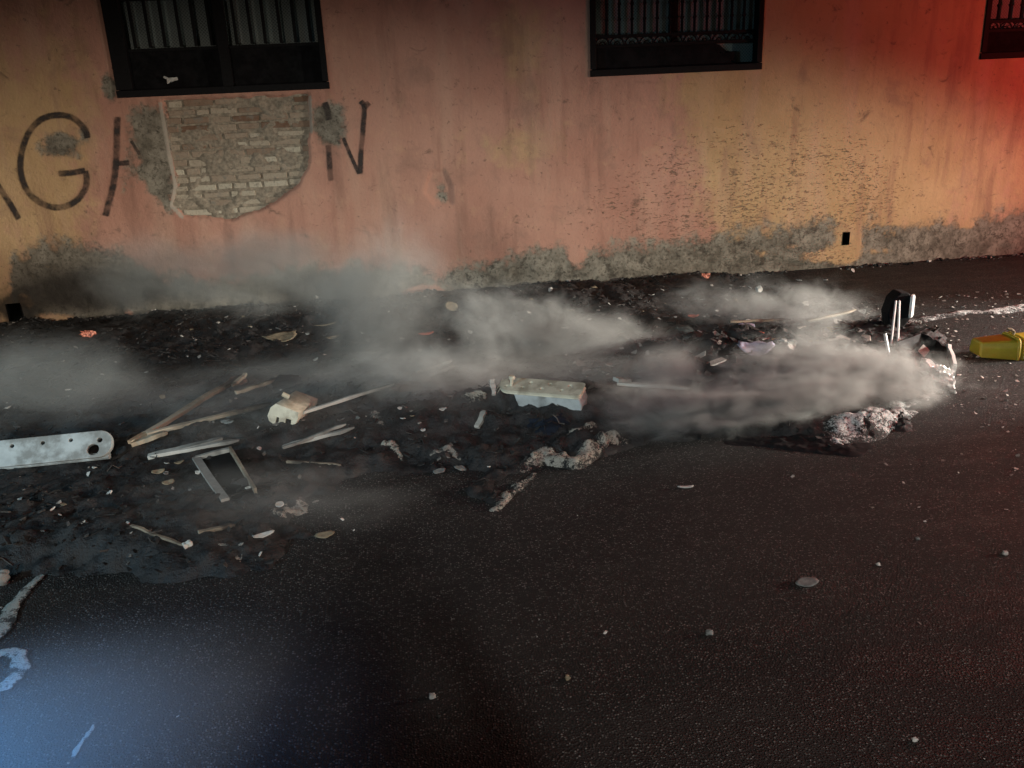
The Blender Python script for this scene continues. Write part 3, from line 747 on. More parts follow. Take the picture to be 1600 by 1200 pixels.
stick('burnt_stick', (456, 649), (616, 597), .018, .016, 'thin grey rod running up right from the slotted block', 'stick', 'pale_wood', (.95, .5), (.03, .07), STK)
stick('burnt_stick', (540, 622), (612, 601), .016, .014, 'short rod leaning against the thin grey rod', 'stick', 'pale_wood', (.35, .6), (.02, .05), STK)
stick('burnt_stick', (438, 674), (540, 657), .016, .014, 'upper of two thin parallel rods right of the slotted block', 'stick', 'pale_wood', (.55, .4), (.03, .04), STK)
stick('burnt_stick', (440, 685), (554, 668), .020, .016, 'lower and brighter of two thin parallel rods right of the slotted block', 'stick', 'pale_wood', (.8, .5), (.02, .03), STK)
stick('burnt_stick', (650, 581), (706, 563), .018, .016, 'upper of two short rods half hidden in smoke', 'stick', 'pale_wood', (.8, .6), (.04, .07), STK)
stick('burnt_stick', (672, 582), (710, 571), .018, .016, 'lower of two short rods half hidden in smoke', 'stick', 'pale_wood', (.6, .5), (.03, .05), STK)
stick('burnt_stick', (448, 723), (532, 719), .013, .012, 'thin brown rod lying level below the parallel rods', 'stick', 'wood', (.45, .6), (.006, .008), STK)
stick('burnt_stick', (204, 820), (286, 848), .012, .009, 'dim stick with a white tip lying nearest the road on the left', 'stick', 'wood', (.5, .4), (.008, .012), STK)
stick('burnt_stick', (286, 850), (300, 845), .022, .018, 'small white end piece broken off the nearest dim stick', 'stick', 'pale_wood', (1.1, 1.0), (.008, .01), STK)
stick('burnt_stick', (310, 832), (368, 820), .018, .014, 'faint dark stick right of the white end piece', 'stick', 'wood', (.5, .35), (.006, .008), STK)
stick('wooden_slat', (964, 597), (1076, 607), .030, .016, 'pale flat slat right of the short cream rail, fading into smoke', 'slat', 'pale_wood', (1.1, .9), (.06, .05), STK)
stick('burnt_stick', (962, 594), (985, 594), .045, .02, 'stub crossing the left end of the slat beside the cream rail', 'stick', 'pale_wood', (.9, .7), (.075, .07), STK)
stick('burnt_stick', (1140, 505), (1236, 500), .016, .014, 'thin brown rod level with the lilac rag in the heap', 'stick', 'wood', (.6, .45), (.05, .05), STK)
stick('burnt_stick', (1262, 505), (1338, 485), .020, .014, 'thin pinkish rod sloping up towards the black bracket', 'stick', 'wood', (.65, .6), (.03, .05), STK)
stick('burnt_stick', (745, 666), (757, 640), .026, .018, 'short upright bone like stub left of the short cream rail', 'stick', 'pale_wood', (.75, .55), (.01, .02), STK)
stick('burnt_stick', (772, 610), (769, 600), .024, .02, 'tiny stub standing at the tip of the short cream rail', 'stick', 'pale_wood', (.9, .9), (.02, .05), STK)

# bent sheet-metal frame in front of the slats
A = at(306, 716, .03); Bp = at(360, 707, .04); Cc = at(352, 780, .008); Dd = at(400, 768, .012)
fr_ = empty('metal_frame', (A[0], A[1], hz(A[0], A[1])), 'open rectangular frame of dark strips lying on ash below the slats', 'frame')
def strip(p, q, w, h, name, mat):
    b = MB(); p = Vector(p); q = Vector(q); x = (q-p).normalized(); sd = Vector((0, 0, 1)).cross(x).normalized(); u = x.cross(sd)
    n = 10; ph = R.random()*9
    for i in range(n+1):
        t = i/n; c = p.lerp(q, t)+sd*.0015*math.sin(t*4+ph)+u*.0015*math.sin(t*6+ph)
        for sx, sy in ((-1, -1), (1, -1), (1, 1), (-1, 1)): b.v.append(tuple(c+sd*sx*w/2+u*sy*h/2)); b.c.append(.42+.35*vnoise(t*6, ph, 4))
    for i in range(n):
        for k in range(4): b.f.append((i*4+k, i*4+(k+1) % 4, i*4+4+(k+1) % 4, i*4+4+k))
    b.f.append((3, 2, 1, 0)); b.f.append((n*4, n*4+1, n*4+2, n*4+3))
    return b.build(name, M[mat], fr_)
strip(A, Cc, .034, .012, 'side_strip', 'pale_wood'); strip(Bp, Dd, .012, .03, 'side_strip', 'wood'); strip(A, Bp, .02, .02, 'end_strip', 'pale_wood')
Q = [Vector(p)+Vector((0, 0, -.008)) for p in (A, Bp, Dd, Cc)]; b = MB(); b.add(Q+[p+Vector((0, 0, -.006)) for p in Q], [(3, 2, 1, 0), (4, 5, 6, 7)]+[(i, (i+1) % 4, 4+(i+1) % 4, 4+i) for i in range(4)]); b.build('panel', M['soot_iron'], fr_)

# ------------------------------------------------------------------ crusts, sheets and molten lumps
ridge('burnt_log', [(806, 734), (850, 716), (900, 700), (945, 687), (990, 674)], [.05, .10, .09, .08, .05], [.06, .11, .11, .10, .06], 'crumbling white ash log lying diagonally in front of the cream rail', 'log', 'crust', 3, .45, freq=11)
ridge('ash_crust', [(886, 676), (906, 668), (932, 658)], [.02, .04, .06], [.02, .04, .06], 'small pale crust behind the upper end of the white ash log', 'crust', 'crust', 9, .6)
ridge('ash_crust', [(768, 802), (790, 778), (812, 756), (836, 738)], [.05, .06, .07, .04], [.05, .07, .06, .04], 'thin broken line of pale ash running down towards the road', 'crust', 'crust', 13, .8)
ridge('melted_sheet', [(1270, 664), (1320, 672), (1352, 662), (1390, 646), (1440, 640)], [.08, .22, .24, .15, .06], [.04, .09, .11, .07, .03], 'black melted sheet with glaring white crust at the near right of the heap', 'melted plastic', 'crust_bright', 21, .5, freq=11)
ridge('melted_sheet', [(1284, 700), (1310, 695), (1338, 688)], [.06, .11, .06], [.03, .05, .03], 'small white crusted sheet nearest the road below the larger melted one', 'melted plastic', 'crust_bright', 27, .8)
ridge('melted_sheet', [(1120, 690), (1200, 690), (1280, 692), (1330, 706), (1375, 690)], [.10, .16, .20, .16, .05], [.03, .05, .055, .05, .02], 'long matt black sheet at the front edge of the smoking heap', 'melted plastic', 'black_plastic', 31, .5)
ridge('ash_crust', [(425, 822), (440, 800), (462, 796), (492, 800)], [.05, .13, .14, .04], [.012, .03, .03, .01], 'splash of grey ash on the road edge below the metal frame', 'crust', 'crust_dim', 35, .8)
ridge('ash_crust', [(470, 790), (505, 778), (548, 764)], [.03, .04, .02], [.012, .02, .01], 'thin tail of ash pointing up right from the grey splash', 'crust', 'crust_dim', 38, .8)
ridge('ash_crust', [(328, 846), (352, 852), (380, 862), (408, 872)], [.06, .09, .07, .03], [.012, .022, .02, .01], 'greyish ash patch just left of the road below the dim sticks', 'crust', 'crust_dim', 41, .8)
ridge('ash_crust', [(408, 872), (398, 884), (376, 896)], [.03, .03, .02], [.012, .014, .01], 'thin hooked thread of ash trailing from the greyish patch', 'crust', 'crust_dim', 43, .8)
ridge('ash_crust', [(590, 694), (612, 692), (630, 706)], [.05, .06, .03], [.03, .045, .02], 'curled charred rim with a pale edge in the middle of the bed', 'crust', 'crust', 45, .7)
ridge('ash_crust', [(660, 704), (700, 700), (724, 704)], [.04, .05, .03], [.02, .03, .015], 'faint ash heap right of the curled charred rim', 'crust', 'crust_dim', 47, .7)
ridge('ash_crust', [(580, 642), (590, 655), (600, 668)], [.05, .06, .04], [.03, .05, .02], 'twisted brown ash lump beside the end of the parallel rods', 'crust', 'crust_dim', 49, .8)
ridge('ash_crust', [(606, 640), (632, 636), (652, 642)], [.02, .03, .03], [.02, .03, .02], 'arched brown wire of ash right of the twisted lump', 'crust', 'crust_dim', 51, .7)
ridge('plastic_strip', [(1408, 503), (1440, 500), (1475, 494), (1510, 488), (1550, 488), (1600, 482), (1680, 478)], [.12, .13, .12, .10, .13, .17, .2], [.05, .065, .065, .05, .065, .08, .08], 'long flattened glistening strip on the road behind the yellow tub', 'plastic strip', 'crust_bright', 55, .35, freq=9)
ridge('foam_streak', [(-30, 1010), (0, 985), (20, 950), (45, 918), (66, 900)], [.05, .07, .05, .04, .02], .010, 'upper whitish foam streak on the asphalt at the left edge', 'foam', 'foam', 61, .4, lift=.004)
ridge('foam_streak', [(-10, 1082), (18, 1070), (34, 1046), (30, 1024), (8, 1020), (-12, 1030)], [.05, .05, .045, .045, .04, .03], .010, 'lower looping foam streak on the asphalt at the left edge', 'foam', 'foam', 63, .4, lift=.004)
ridge('foam_streak', [(112, 1185), (130, 1160), (152, 1130)], [.012, .018, .01], .004, 'short faint foam streak nearest the camera on the blue lit asphalt', 'foam', 'foam', 65, .4, lift=.004)
lump('plastic_lump', 2, 910, .06, .05, .05, 'pale greenish lump at the left edge above the foam streak', 'plastic lump', 'white_plastic', 71)

# ------------------------------------------------------------------ remains of the burnt bin on the right
c = at(1396, 520)
brk = empty('hinge_bracket', c, 'upright black bracket with a white end plate and two bright rods', 'bracket')
b = MB()
P0 = Vector(at(1399, 512)); rx = Vector((1, -.12, 0)).normalized(); ry = Vector((.12, 1, 0)).normalized(); upv = Vector((0, 0, 1))
sec = [(-.055, .02), (-.02, -.02), (.02, .0), (.065, .07), (.067, .20), (.045, .235), (-.01, .24), (-.05, .20), (-.075, .11)]
vs = [P0+rx*x+upv*z-ry*.045 for x, z in sec]+[P0+rx*(x*.96)+upv*z+ry*.07 for x, z in sec]; k = len(sec)
b.add(vs, [tuple(range(k)), tuple(reversed(range(k, 2*k)))]+[(i, i+k, (i+1) % k+k, (i+1) % k) for i in range(k)])
b.build('body', M['black_plastic'], brk, bevel=.008)
fx = (rx*.80-ry*.60).normalized(); fy = upv.cross(fx)
b = MB(); prof_ = [(-.034, .0), (-.030, .014), (-.008, .020), (-.004, .016), (.004, .016), (.008, .020), (.030, .014), (.034, .0)]
cz = P0+rx*.062-ry*.040+upv*.085
k = len(prof_); hz_ = (0.0, .012, .125, .138); sc_ = (.72, 1, 1, .72)
for q in range(4):
    for u, w_ in prof_: b.v.append(tuple(cz+fy*u*sc_[q]+fx*(w_*sc_[q])+upv*hz_[q])); b.c.append(.5)
for q in range(3):
    for r_ in range(k): b.f.append((q*k+r_, q*k+(r_+1) % k, q*k+k+(r_+1) % k, q*k+k+r_))
b.f.append(tuple(reversed(range(k)))); b.f.append(tuple(3*k+r_ for r_ in range(k)))
b.build('end_plate', M['bright_white'], brk)
for dx in (-.013, .013):
    b = MB(); a = P0-rx*.035+upv*.195-ry*.068; e = Vector(at(1397, 544, .01)); b.tube([a+rx*dx*.8, a.lerp(e, .5)+rx*dx*1.2, e+rx*dx*1.5], .0065, 8); b.build('rod', M['bright_white'], brk)
b = MB(); a = Vector(at(1390, 520, .07)); e = Vector(at(1398, 546, .0)); b.tube([a-rx*.026, e-rx*.03], .009, 8); b.build('clamp', M['bright_white'], brk)
# burnt bin rim: low black wall bending round with a white outer edge
pts = [(1405, 546), (1440, 542), (1458, 548), (1466, 572), (1474, 596), (1474, 616)]
Pg = [at(*p) for p in pts]
rim_o = empty('bin_rim', Pg[3], 'burnt bin rim, black inside with a white curved outer edge and foil at its foot', 'bin rim')
def band(pts3, hts, y_off, name, mat, thick=.02):
    b = MB(); n = 6; Q = []; hh = []
    for i in range(len(pts3)-1):
        for t in np.linspace(0, 1, n, endpoint=(i == len(pts3)-2)):
            Q.append(pts3[i]*(1-t)+pts3[i+1]*t); hh.append(hts[i]*(1-t)+hts[i+1]*t)
    Q = np.array(Q); d = np.gradient(Q[:, :2], axis=0); l = np.linalg.norm(d, axis=1)[:, None]; nn = np.stack([d[:, 1], -d[:, 0]], 1)/l
    for i, p in enumerate(Q):
        j = .008*(vnoise(i*.7, 1, 5)-.5)
        for o_, z in ((y_off, -.01), (y_off+thick, -.01), (y_off+thick*1.2+j, hh[i]*.55), (y_off+thick*.7+j, hh[i]), (y_off+j, hh[i]*.97)):
            b.v.append((p[0]-nn[i, 0]*-o_, p[1]-nn[i, 1]*-o_, p[2]+z+.01*(vnoise(i*.9, 2, 6)-.5))); b.c.append(.5)
    k = 5
    for i in range(len(Q)-1):
        for a in range(k): b.f.append((i*k+a, i*k+(a+1) % k, i*k+k+(a+1) % k, i*k+k+a))
    b.f.append(tuple(reversed(range(k)))); e = (len(Q)-1)*k; b.f.append(tuple(e+a for a in range(k)))
    return b.build(name, M[mat], rim_o, smooth=False)
Pn = [np.array(p) for p in Pg]
band(Pn, [.05, .09, .11, .12, .10, .03], -.024, 'inner_wall', 'black_plastic')
band(Pn[2:5], [.05, .135, .11], -.052, 'outer_edge', 'bright_white', .026)
f = lump('foil_clump', 1458, 606, .16, .16, .15, None, None, 'steel', 81, 0, .9, n=(30, 44), flat=True); f.parent = rim_o; f.matrix_parent_inverse = Matrix.Translation(-rim_o.location)
ridge('melted_sheet', [(1380, 640), (1410, 634), (1440, 624), (1462, 612)], [.05, .09, .09, .05], [.02, .04, .04, .02], 'shiny crinkled film below the silver foil of the bin rim', 'melted plastic', 'crust_bright', 85, .8)

# ------------------------------------------------------------------ yellow tub
c = at(1575, 560)
tub = empty('yellow_tub', c, 'yellow plastic tub lying upside down on the road at the right edge', 'tub')
def tub_ring(x, w, h, z0=0.0):
    P = [(1, 0), (.99, .30), (.95, .62), (.86, .90), (.74, 1), (.35, 1.015), (0, 1.02), (-.35, 1.015), (-.74, 1), (-.86, .90), (-.95, .62), (-.99, .30), (-1, 0)]
    return [Vector((x, w*p, z0+h*q)) for p, q in P][::-1]
tx = Vector((1, -.10, 0)).normalized(); ty = Vector((.10, 1, 0)).normalized(); T3 = Matrix((tx, ty, Vector((0, 0, 1)))).transposed()
O = Vector(gp(1590, 563)); O.z = 0.0; O += ty*.09
b = MB(); st = [(-.180, .060, .105, .016, .050), (-.172, .072, .120, .004, .046), (-.03, .100, .146, 0, .006), (.005, .108, .148, 0, .0), (.05, .108, .149, 0, .0), (.16, .108, .152, 0, .012), (.30, .104, .150, 0, .03), (.40, .085, .135, 0, .05), (.43, .05, .09, .01, .06)]
for x, w, h, z0, yo in st:
    for p in tub_ring(x, w*.86, (h-z0)*.76, z0): b.v.append(tuple(O+T3 @ (p+Vector((0, yo*.9, 0))))); b.c.append(.5)
k = 13
for i in range(len(st)-1):
    for j in range(k-1): b.f.append((i*k+j, i*k+j+1, i*k+k+j+1, i*k+k+j))
    b.f.append((i*k+k-1, i*k, i*k+k, i*k+2*k-1))
b.f.append(tuple(reversed(range(k)))); e = (len(st)-1)*k; b.f.append(tuple(e+j for j in range(k)))
b.build('shell', M['yellow'], tub, smooth=False, bevel=.008)
for x in (-.004, .026):
    b = MB(); b.tube([O+T3 @ (p+Vector((.006*(p.z*8), 0, .002))) for p in tub_ring(x, .111*.86, .152*.76)], .0085, 8); b.build('band', M['yellow'], tub)
b = MB(); b.tube([O+T3 @ Vector(p) for p in ((.01, 0, .11), (.012, 0, .145), (-.005, .0, .158), (-.03, 0, .163))], [.007, .008, .009, .007], 8); b.build('handle', M['scrap_tan'], tub)
b = MB(); b.box(O+T3 @ Vector((.045, -.102, .018)), .04, .014, .018, T3); b.box(O+T3 @ Vector((.060, -.104, .014)), .014, .02, .024, T3); b.build('clasp', M['steel'], tub, bevel=.003)

# ------------------------------------------------------------------ embers and single scraps one can point to
def ember(px, py, s, label, seed):
    e = lump('ember', px, py, s*1.5, s, s*.7, label, 'ember', 'ember', seed, 0, .7)
    return e
ember(138, 524, .06, 'orange glowing ember at the foot of the wall on the left', 91)
ember(1103, 436, .045, 'pinkish glowing ember at the foot of the wall right of centre', 92)
def fl(name, px, py, l, w, label, cat, mat, rot=0.0, curl=.3, tilt=.25): flake(name, px, py, l, w, label, cat, mat, R.randrange(999), rot, curl, .006, tilt=tilt)
fl('flat_stone', 1260, 912, .075, .05, 'flat grey green fragment lying alone on the open asphalt', 'fragment', 'scrap_grey', .1, .1, .1)
lump('pebble', 676, 1090, .026, .022, .024, 'cream pebble in the dark patch of asphalt near the camera', 'pebble', 'scrap_white', 101)
lump('pebble', 887, 1061, .020, .02, .024, 'small upright tan chip on asphalt right of the cream pebble', 'pebble', 'scrap_tan', 102)
lump('pebble', 946, 989, .024, .01, .01, 'tiny elongated white chip on asphalt left of the rough grey chip', 'pebble', 'scrap_white', 103, rot=.7)
lump('pebble', 1108, 990, .036, .026, .022, 'rough grey chip on the asphalt below the flat fragment', 'pebble', 'scrap_grey', 104)
lump('pebble', 1372, 883, .020, .018, .016, 'bright white chip right of the flat fragment', 'pebble', 'scrap_white', 105)
lump('pebble', 1570, 866, .028, .024, .02, 'white chip on the asphalt near the right edge', 'pebble', 'scrap_white', 106)
lump('pebble', 1429, 1157, .022, .018, .014, 'white chip on the asphalt in the lower right corner', 'pebble', 'scrap_white', 107)
lump('pebble', 1434, 843, .022, .018, .018, 'grey chip throwing a long shadow right of centre on the road', 'pebble', 'scrap_grey', 108)
fl('paper_scrap', 1072, 763, .07, .016, 'thin white paper sliver alone on the road in front of the heap', 'scrap', 'scrap_white', -.1, .2, .1)
fl('ash_flake', 508, 838, .075, .045, 'oval grey flake on the road right of the ash splash', 'flake', 'scrap_tan', .2, .1, .1)
fl('ash_flake', 412, 838, .085, .026, 'long white flake pointing left of the ash splash', 'flake', 'scrap_white', .5, .2, .2)
fl('ash_flake', 437, 791, .035, .03, 'bright cream flake on top of the grey ash splash', 'flake', 'scrap_white', .3, .2, .3)
fl('ash_flake', 686, 739, .06, .03, 'left of two grey flakes lying side by side on the black bed', 'flake', 'scrap_grey', .4, .2, .3)
fl('ash_flake', 720, 735, .045, .05, 'right of two grey flakes lying side by side on the black bed', 'flake', 'scrap_grey', 1.2, .2, .3)
fl('ash_flake', 557, 652, .05, .02, 'grey flake standing off the ends of the parallel rods', 'flake', 'scrap_grey', -1.0, .3, .4)
fl('ash_flake', 357, 674, .075, .03, 'grey chip just above the tip of the pale slats', 'flake', 'scrap_grey', -.4, .1, .3)
fl('ash_flake', 520, 530, .10, .03, 'yellowish curl of bark in the thin smoke by the wall', 'flake', 'scrap_tan', .5, .3, .4)
fl('paper_scrap', 508, 512, .14, .018, 'thin pale strip above the yellowish curl of bark', 'scrap', 'scrap_tan', .25, .2, .2)
fl('card_sheet', 440, 528, .22, .14, 'brown curled sheet lying left of the yellowish bark', 'card', 'scrap_tan', .1, .25, .2)
fl('card_sheet', 705, 472, .09, .08, 'tan piece of card leaning at the foot of the wall', 'card', 'scrap_tan', .3, .2, .7)
fl('paper_scrap', 664, 523, .10, .03, 'pinkish scrap in the middle of the bed under the wall', 'scrap', 'scrap_red', .05, .2, .2)
lump('plaster_chunk', 795, 456, .07, .05, .045, 'white plaster chunk at the foot of the wall left of centre', 'plaster', 'scrap_white', 121)
lump('plaster_chunk', 860, 455, .03, .03, .03, 'tiny white plaster bead at the foot of the wall', 'plaster', 'scrap_white', 122)
lump('plaster_chunk', 928, 454, .05, .04, .03, 'cream plaster chunk near the foot of the wall in the centre', 'plaster', 'scrap_tan', 123)
ridge('cloth_rag', [(1040, 520), (1060, 512), (1086, 520)], [.08, .15, .08], [.06, .10, .05], 'grey green rag at the left end of the rubbish heap', 'rag', 'scrap_teal', 78, .7, freq=9)
fl('cloth_rag', 1165, 521, .13, .09, 'upper lilac rag on the rubbish heap', 'rag', 'scrap_lilac', .1, .5, .6)
fl('cloth_rag', 1180, 540, .20, .10, 'lower lilac blue rag draped below the upper one', 'rag', 'scrap_lilac', -.2, .5, .5)
fl('paper_scrap', 1186, 527, .06, .03, 'red edged scrap tucked between the two lilac rags', 'scrap', 'scrap_red', -.2, .4, .5)
fl('paper_scrap', 1083, 496, .07, .025, 'orange red scrap at the upper left of the heap', 'scrap', 'scrap_red', -.4, .3, .4)
fl('leaf_litter', 1292, 522, .13, .08, 'crumpled yellow green leaf on the heap left of the bracket', 'leaf', 'scrap_olive', -.3, .6, .5)
fl('leaf_litter', 1275, 535, .08, .05, 'olive leaf just below the crumpled yellow green leaf', 'leaf', 'scrap_olive', -.1, .4, .4)
fl('leaf_litter', 1216, 532, .10, .06, 'dull olive leaf right of the lilac rags', 'leaf', 'scrap_olive', .1, .3, .4)
fl('leaf_litter', 1240, 524, .05, .03, 'small bright yellow leaf between the rags and the crumpled leaf', 'leaf', 'scrap_olive', .1, .3, .5)
fl('leaf_litter', 1350, 520, .07, .03, 'narrow olive leaf just left of the bracket rods', 'leaf', 'scrap_olive', .05, .3, .4)
lump('plastic_lump', 1232, 535, .08, .06, .06, 'crumpled white knot of film beside the dull olive leaf', 'plastic lump', 'scrap_white', 131, 0, .9, n=(24, 34), flat=True)
lump('plastic_lump', 1185, 460, .045, .03, .045, 'pale knob of plastic behind the heap near the wall', 'plastic lump', 'scrap_white', 132, 0, .8)
fl('paper_scrap', 1258, 477, .07, .035, 'bright white scrap between the heap and the wall', 'scrap', 'scrap_white', .6, .3, .6)
fl('paper_scrap', 1362, 552, .07, .03, 'white crumpled paper in front of the bracket', 'scrap', 'scrap_white', -.2, .5, .4)
fl('paper_scrap', 1376, 540, .07, .04, 'small white paper between the crumpled paper and the bracket rods', 'scrap', 'scrap_white', .2, .4, .4)
fl('paper_scrap', 1308, 505, .06, .05, 'white paper above the crumpled leaf on the heap', 'scrap', 'scrap_white', .2, .4, .5)
fl('paper_scrap', 1346, 490, .06, .04, 'grey paper between the heap and the bracket', 'scrap', 'scrap_grey', .2, .4, .5)
fl('paper_scrap', 1332, 425, .03, .03, 'tiny white scrap on the dark ground under the drain hole', 'scrap', 'scrap_white', .2, .4, .8)
lump('char_lump', 1424, 620, .06, .05, .05, 'cream lump beside the silver foil of the bin rim', 'plastic lump', 'scrap_tan', 133, 0, .7)
ridge('cloth_rag', [(815, 664), (850, 660), (890, 656)], [.08, .16, .10], [.02, .04, .02], 'dark blue rag in the black ash in front of the cream rail', 'rag', 'scrap_blue', 77, .6)
lump('rust_can', 372, 600, .09, .06, .05, 'rusty brown lump under the tip of the longest stick', 'rusty lump', 'rust', 135, 0, .6)
lump('char_lump', 448, 605, .16, .10, .07, 'big round black lump behind the slotted block', 'char', 'black_plastic', 136, 0, .6)
lump('char_lump', 745, 620, .10, .06, .06, 'charred knuckle with a pale rim left of the cream rail', 'char', 'crust', 137, 0, .8, n=(24, 34), flat=True)
lump('char_lump', 636, 612, .14, .08, .06, 'brownish lump at the upper end of the thin grey rod', 'char', 'rust', 138, 0, .6)
fl('paper_scrap', 1290, 600+190, .0001, .0001, 'x', 'scrap', 'scrap_white') if False else None
wq = wp(264, 124)
b = MB()
for (dx, dz, s) in ((-.03, .012, .03), (.0, -.004, .045), (.035, .002, .04), (-.012, -.022, .02)):
    b.box((wq[0]+dx, D+.030, wq[1]+dz), s, .008, s*.6, Matrix.Rotation(R.uniform(-.6, .6), 3, 'Y'), .5, .004)
tag(b.build('paper_scrap', M['scrap_white'], bevel=.002), 'torn white paper caught on the lower panel of the left window', 'scrap')

# pale flecks near the wall: nothing tells one from another
FLECK = [(830, 462), (845, 480), (862, 492), (905, 470), (921, 500), (935, 486), (952, 477), (968, 500), (985, 470), (1005, 488), (1018, 462), (1035, 452), (1041, 478), (1055, 498), (1066, 466), (1095, 470), (1112, 448), (1120, 482),
         (1135, 475), (1150, 470), (1160, 448), (1172, 452), (1205, 470), (1228, 478), (1248, 440), (1290, 440), (1152, 492), (1030, 500), (890, 488), (815, 500), (790, 508), (770, 495), (745, 480), (1142, 447), (1180, 487), (1100, 497),
         (565, 522), (628, 533), (575, 534), (480, 520), (470, 492), (640, 500), (735, 520), (300, 520), (380, 495), (390, 510), (405, 700), (240, 719), (262, 727), (280, 724), (260, 742), (248, 740), (310, 741), (264, 757), (388, 765),
         (255, 625), (160, 586), (95, 808), (148, 730), (100, 790), (60, 685), (630, 657), (645, 660), (660, 655), (692, 643), (625, 640)]
for i, (u, v) in enumerate(FLECK):
    s = R.uniform(.012, .03)
    flake('litter_fleck', u, v, s*R.uniform(1, 1.8), s, 'small pale fleck of litter strewn on the black ash', 'litter', R.choice(['scrap_white', 'scrap_white', 'scrap_grey', 'scrap_tan']), i+500, R.uniform(0, 3), .4, .006, 'pale flecks strewn over the ash', tilt=R.uniform(.1, .7))

# uncountable small burnt fragments over the bed, and grit on the road
def chips(name, n, sampler, size, tonef, label, cat, flat=.35):
    V = []; F = []; T = []; k = 0
    while k < n:
        r = sampler()
        if r is None: continue
        x, y, z, sc = r; s = min(size*math.exp(R.gauss(0, .55)), size*1.9)*sc
        a = R.uniform(0, 6.28); c_, s_ = math.cos(a), math.sin(a); t1, t2 = R.uniform(-.5, .5), R.uniform(-.5, .5); el = R.uniform(.8, 2.2); tn = tonef(); o = len(V)
        for zz in (-1, 1):
            for (sx, sy) in ((-1, -.7), (.9, -1), (1.1, .6), (-.5, 1)):
                u = sx*s*el/2*R.uniform(.7, 1.2); w = sy*s/2*R.uniform(.7, 1.2)
                V.append((x+u*c_-w*s_, y+u*s_+w*c_, z+zz*s*flat/2+u*t1+w*t2+s*.12)); T.append(tn)
        F += [(o+3, o+2, o+1, o), (o+4, o+5, o+6, o+7)]+[(o+i, o+(i+1) % 4, o+4+(i+1) % 4, o+4+i) for i in range(4)]; k += 1
    b = MB(); b.v = V; b.f = F; b.c = T
    return tag(b.build(name, M['debris']), label, cat, kind='stuff')
bedx = (ASHG[:, 0].min(), min(ASHG[:, 0].max(), 3.6)); bedy = (ASHG[:, 1].min(), D-.03)
PT = NR.uniform((bedx[0], bedy[0]), (bedx[1], bedy[1]), (60000, 2)); HZ = H(PT[:, 0], PT[:, 1]); okp = HZ > .004; PT = PT[okp]; HZ = HZ[okp]
DN = fbm(PT[:, 0]*2.2, PT[:, 1]*2.2, 301, 3); it = iter(range(len(PT)))
def bed():
    i = next(it); x, y = PT[i]
    if DN[i] < R.uniform(.25, .62): return None
    return x, y, HZ[i], 1.0
chips('burnt_debris', 8000, bed, .011, lambda: max(0, min(1, R.gauss(.27, .15) if R.random() < .965 else R.uniform(.6, .95))), 'countless small burnt fragments over the black ash', 'debris')
tw = MB(); nt = 0
while nt < 420:                               # half buried twigs, wires and strips
    k_ = R.randrange(len(PT)); x, y = PT[k_]
    if DN[k_] < R.uniform(.3, .6): continue
    a = R.uniform(0, 6.28); L_ = .03+.12*R.random()**2; z_ = HZ[k_]; P_ = []
    for q in range(4):
        xx_, yy_ = x+math.cos(a)*L_*q/3, y+math.sin(a)*L_*q/3; a += R.uniform(-.35, .35)
        P_.append((xx_, min(yy_, D-.03), max(0, hz(xx_, yy_))+.004+R.uniform(-.004, .016)))
    tn_ = R.choice([.1, .15, .2, .3, .4, .5, .58]); tw.tube(P_, [R.uniform(.0015, .004) for _ in P_], 4, True, [tn_]*4); nt += 1
tag(tw.build('twig_tangle', M['debris']), 'tangle of burnt twigs and wire half buried in the ash', 'debris', kind='stuff')
def trash():                                  # the heap on the right: bigger, paler torn bits
    q = (R.gauss(0, .5), R.gauss(0, .3)); c = gp(1235, 565); x = c[0]+q[0]*1.35; y = c[1]+q[1]*1.1
    z = hz(x, y)
    return (x, y, z, 1.0) if z > .008 else None
chips('heap_litter', 900, trash, .028, lambda: max(0, min(1, R.gauss(.42, .2))), 'torn scraps and film of the smoking rubbish heap', 'litter', .12)
def grit():
    x = R.uniform(-1.5, 5.5); y = R.uniform(1.3, 5.8)
    if y > 3.2 and x < 2.6: return None
    if hz(x, y) > .002: return None
    dens = .04+1.0*float(sstep(np.array(x), 1.4, 3.0))*float(sstep(np.array(y), 2.0, 3.2))
    return (x, y, .0, .8+.15*(y-1)) if R.random() < dens else None
chips('road_grit', 1900, grit, .0058, lambda: max(.4, min(1, R.gauss(.86, .16))), 'fine pale grit scattered over the asphalt', 'grit', .35)

def foot():
    x = R.uniform(-3.4, 6.0); d = abs(R.gauss(0, .05)); y = D-.01-d
    if vnoise(np.array(x*3.0), np.array(2.0), 61) < R.uniform(.1, .75): return None
    return (x, y, max(0, hz(x, y)), 1-.5*min(1, d/.12))
chips('plaster_rubble', 900, foot, .016, lambda: max(0, min(.9, R.gauss(.45, .2))), 'crumbled plaster and grit along the foot of the wall', 'rubble', .55)

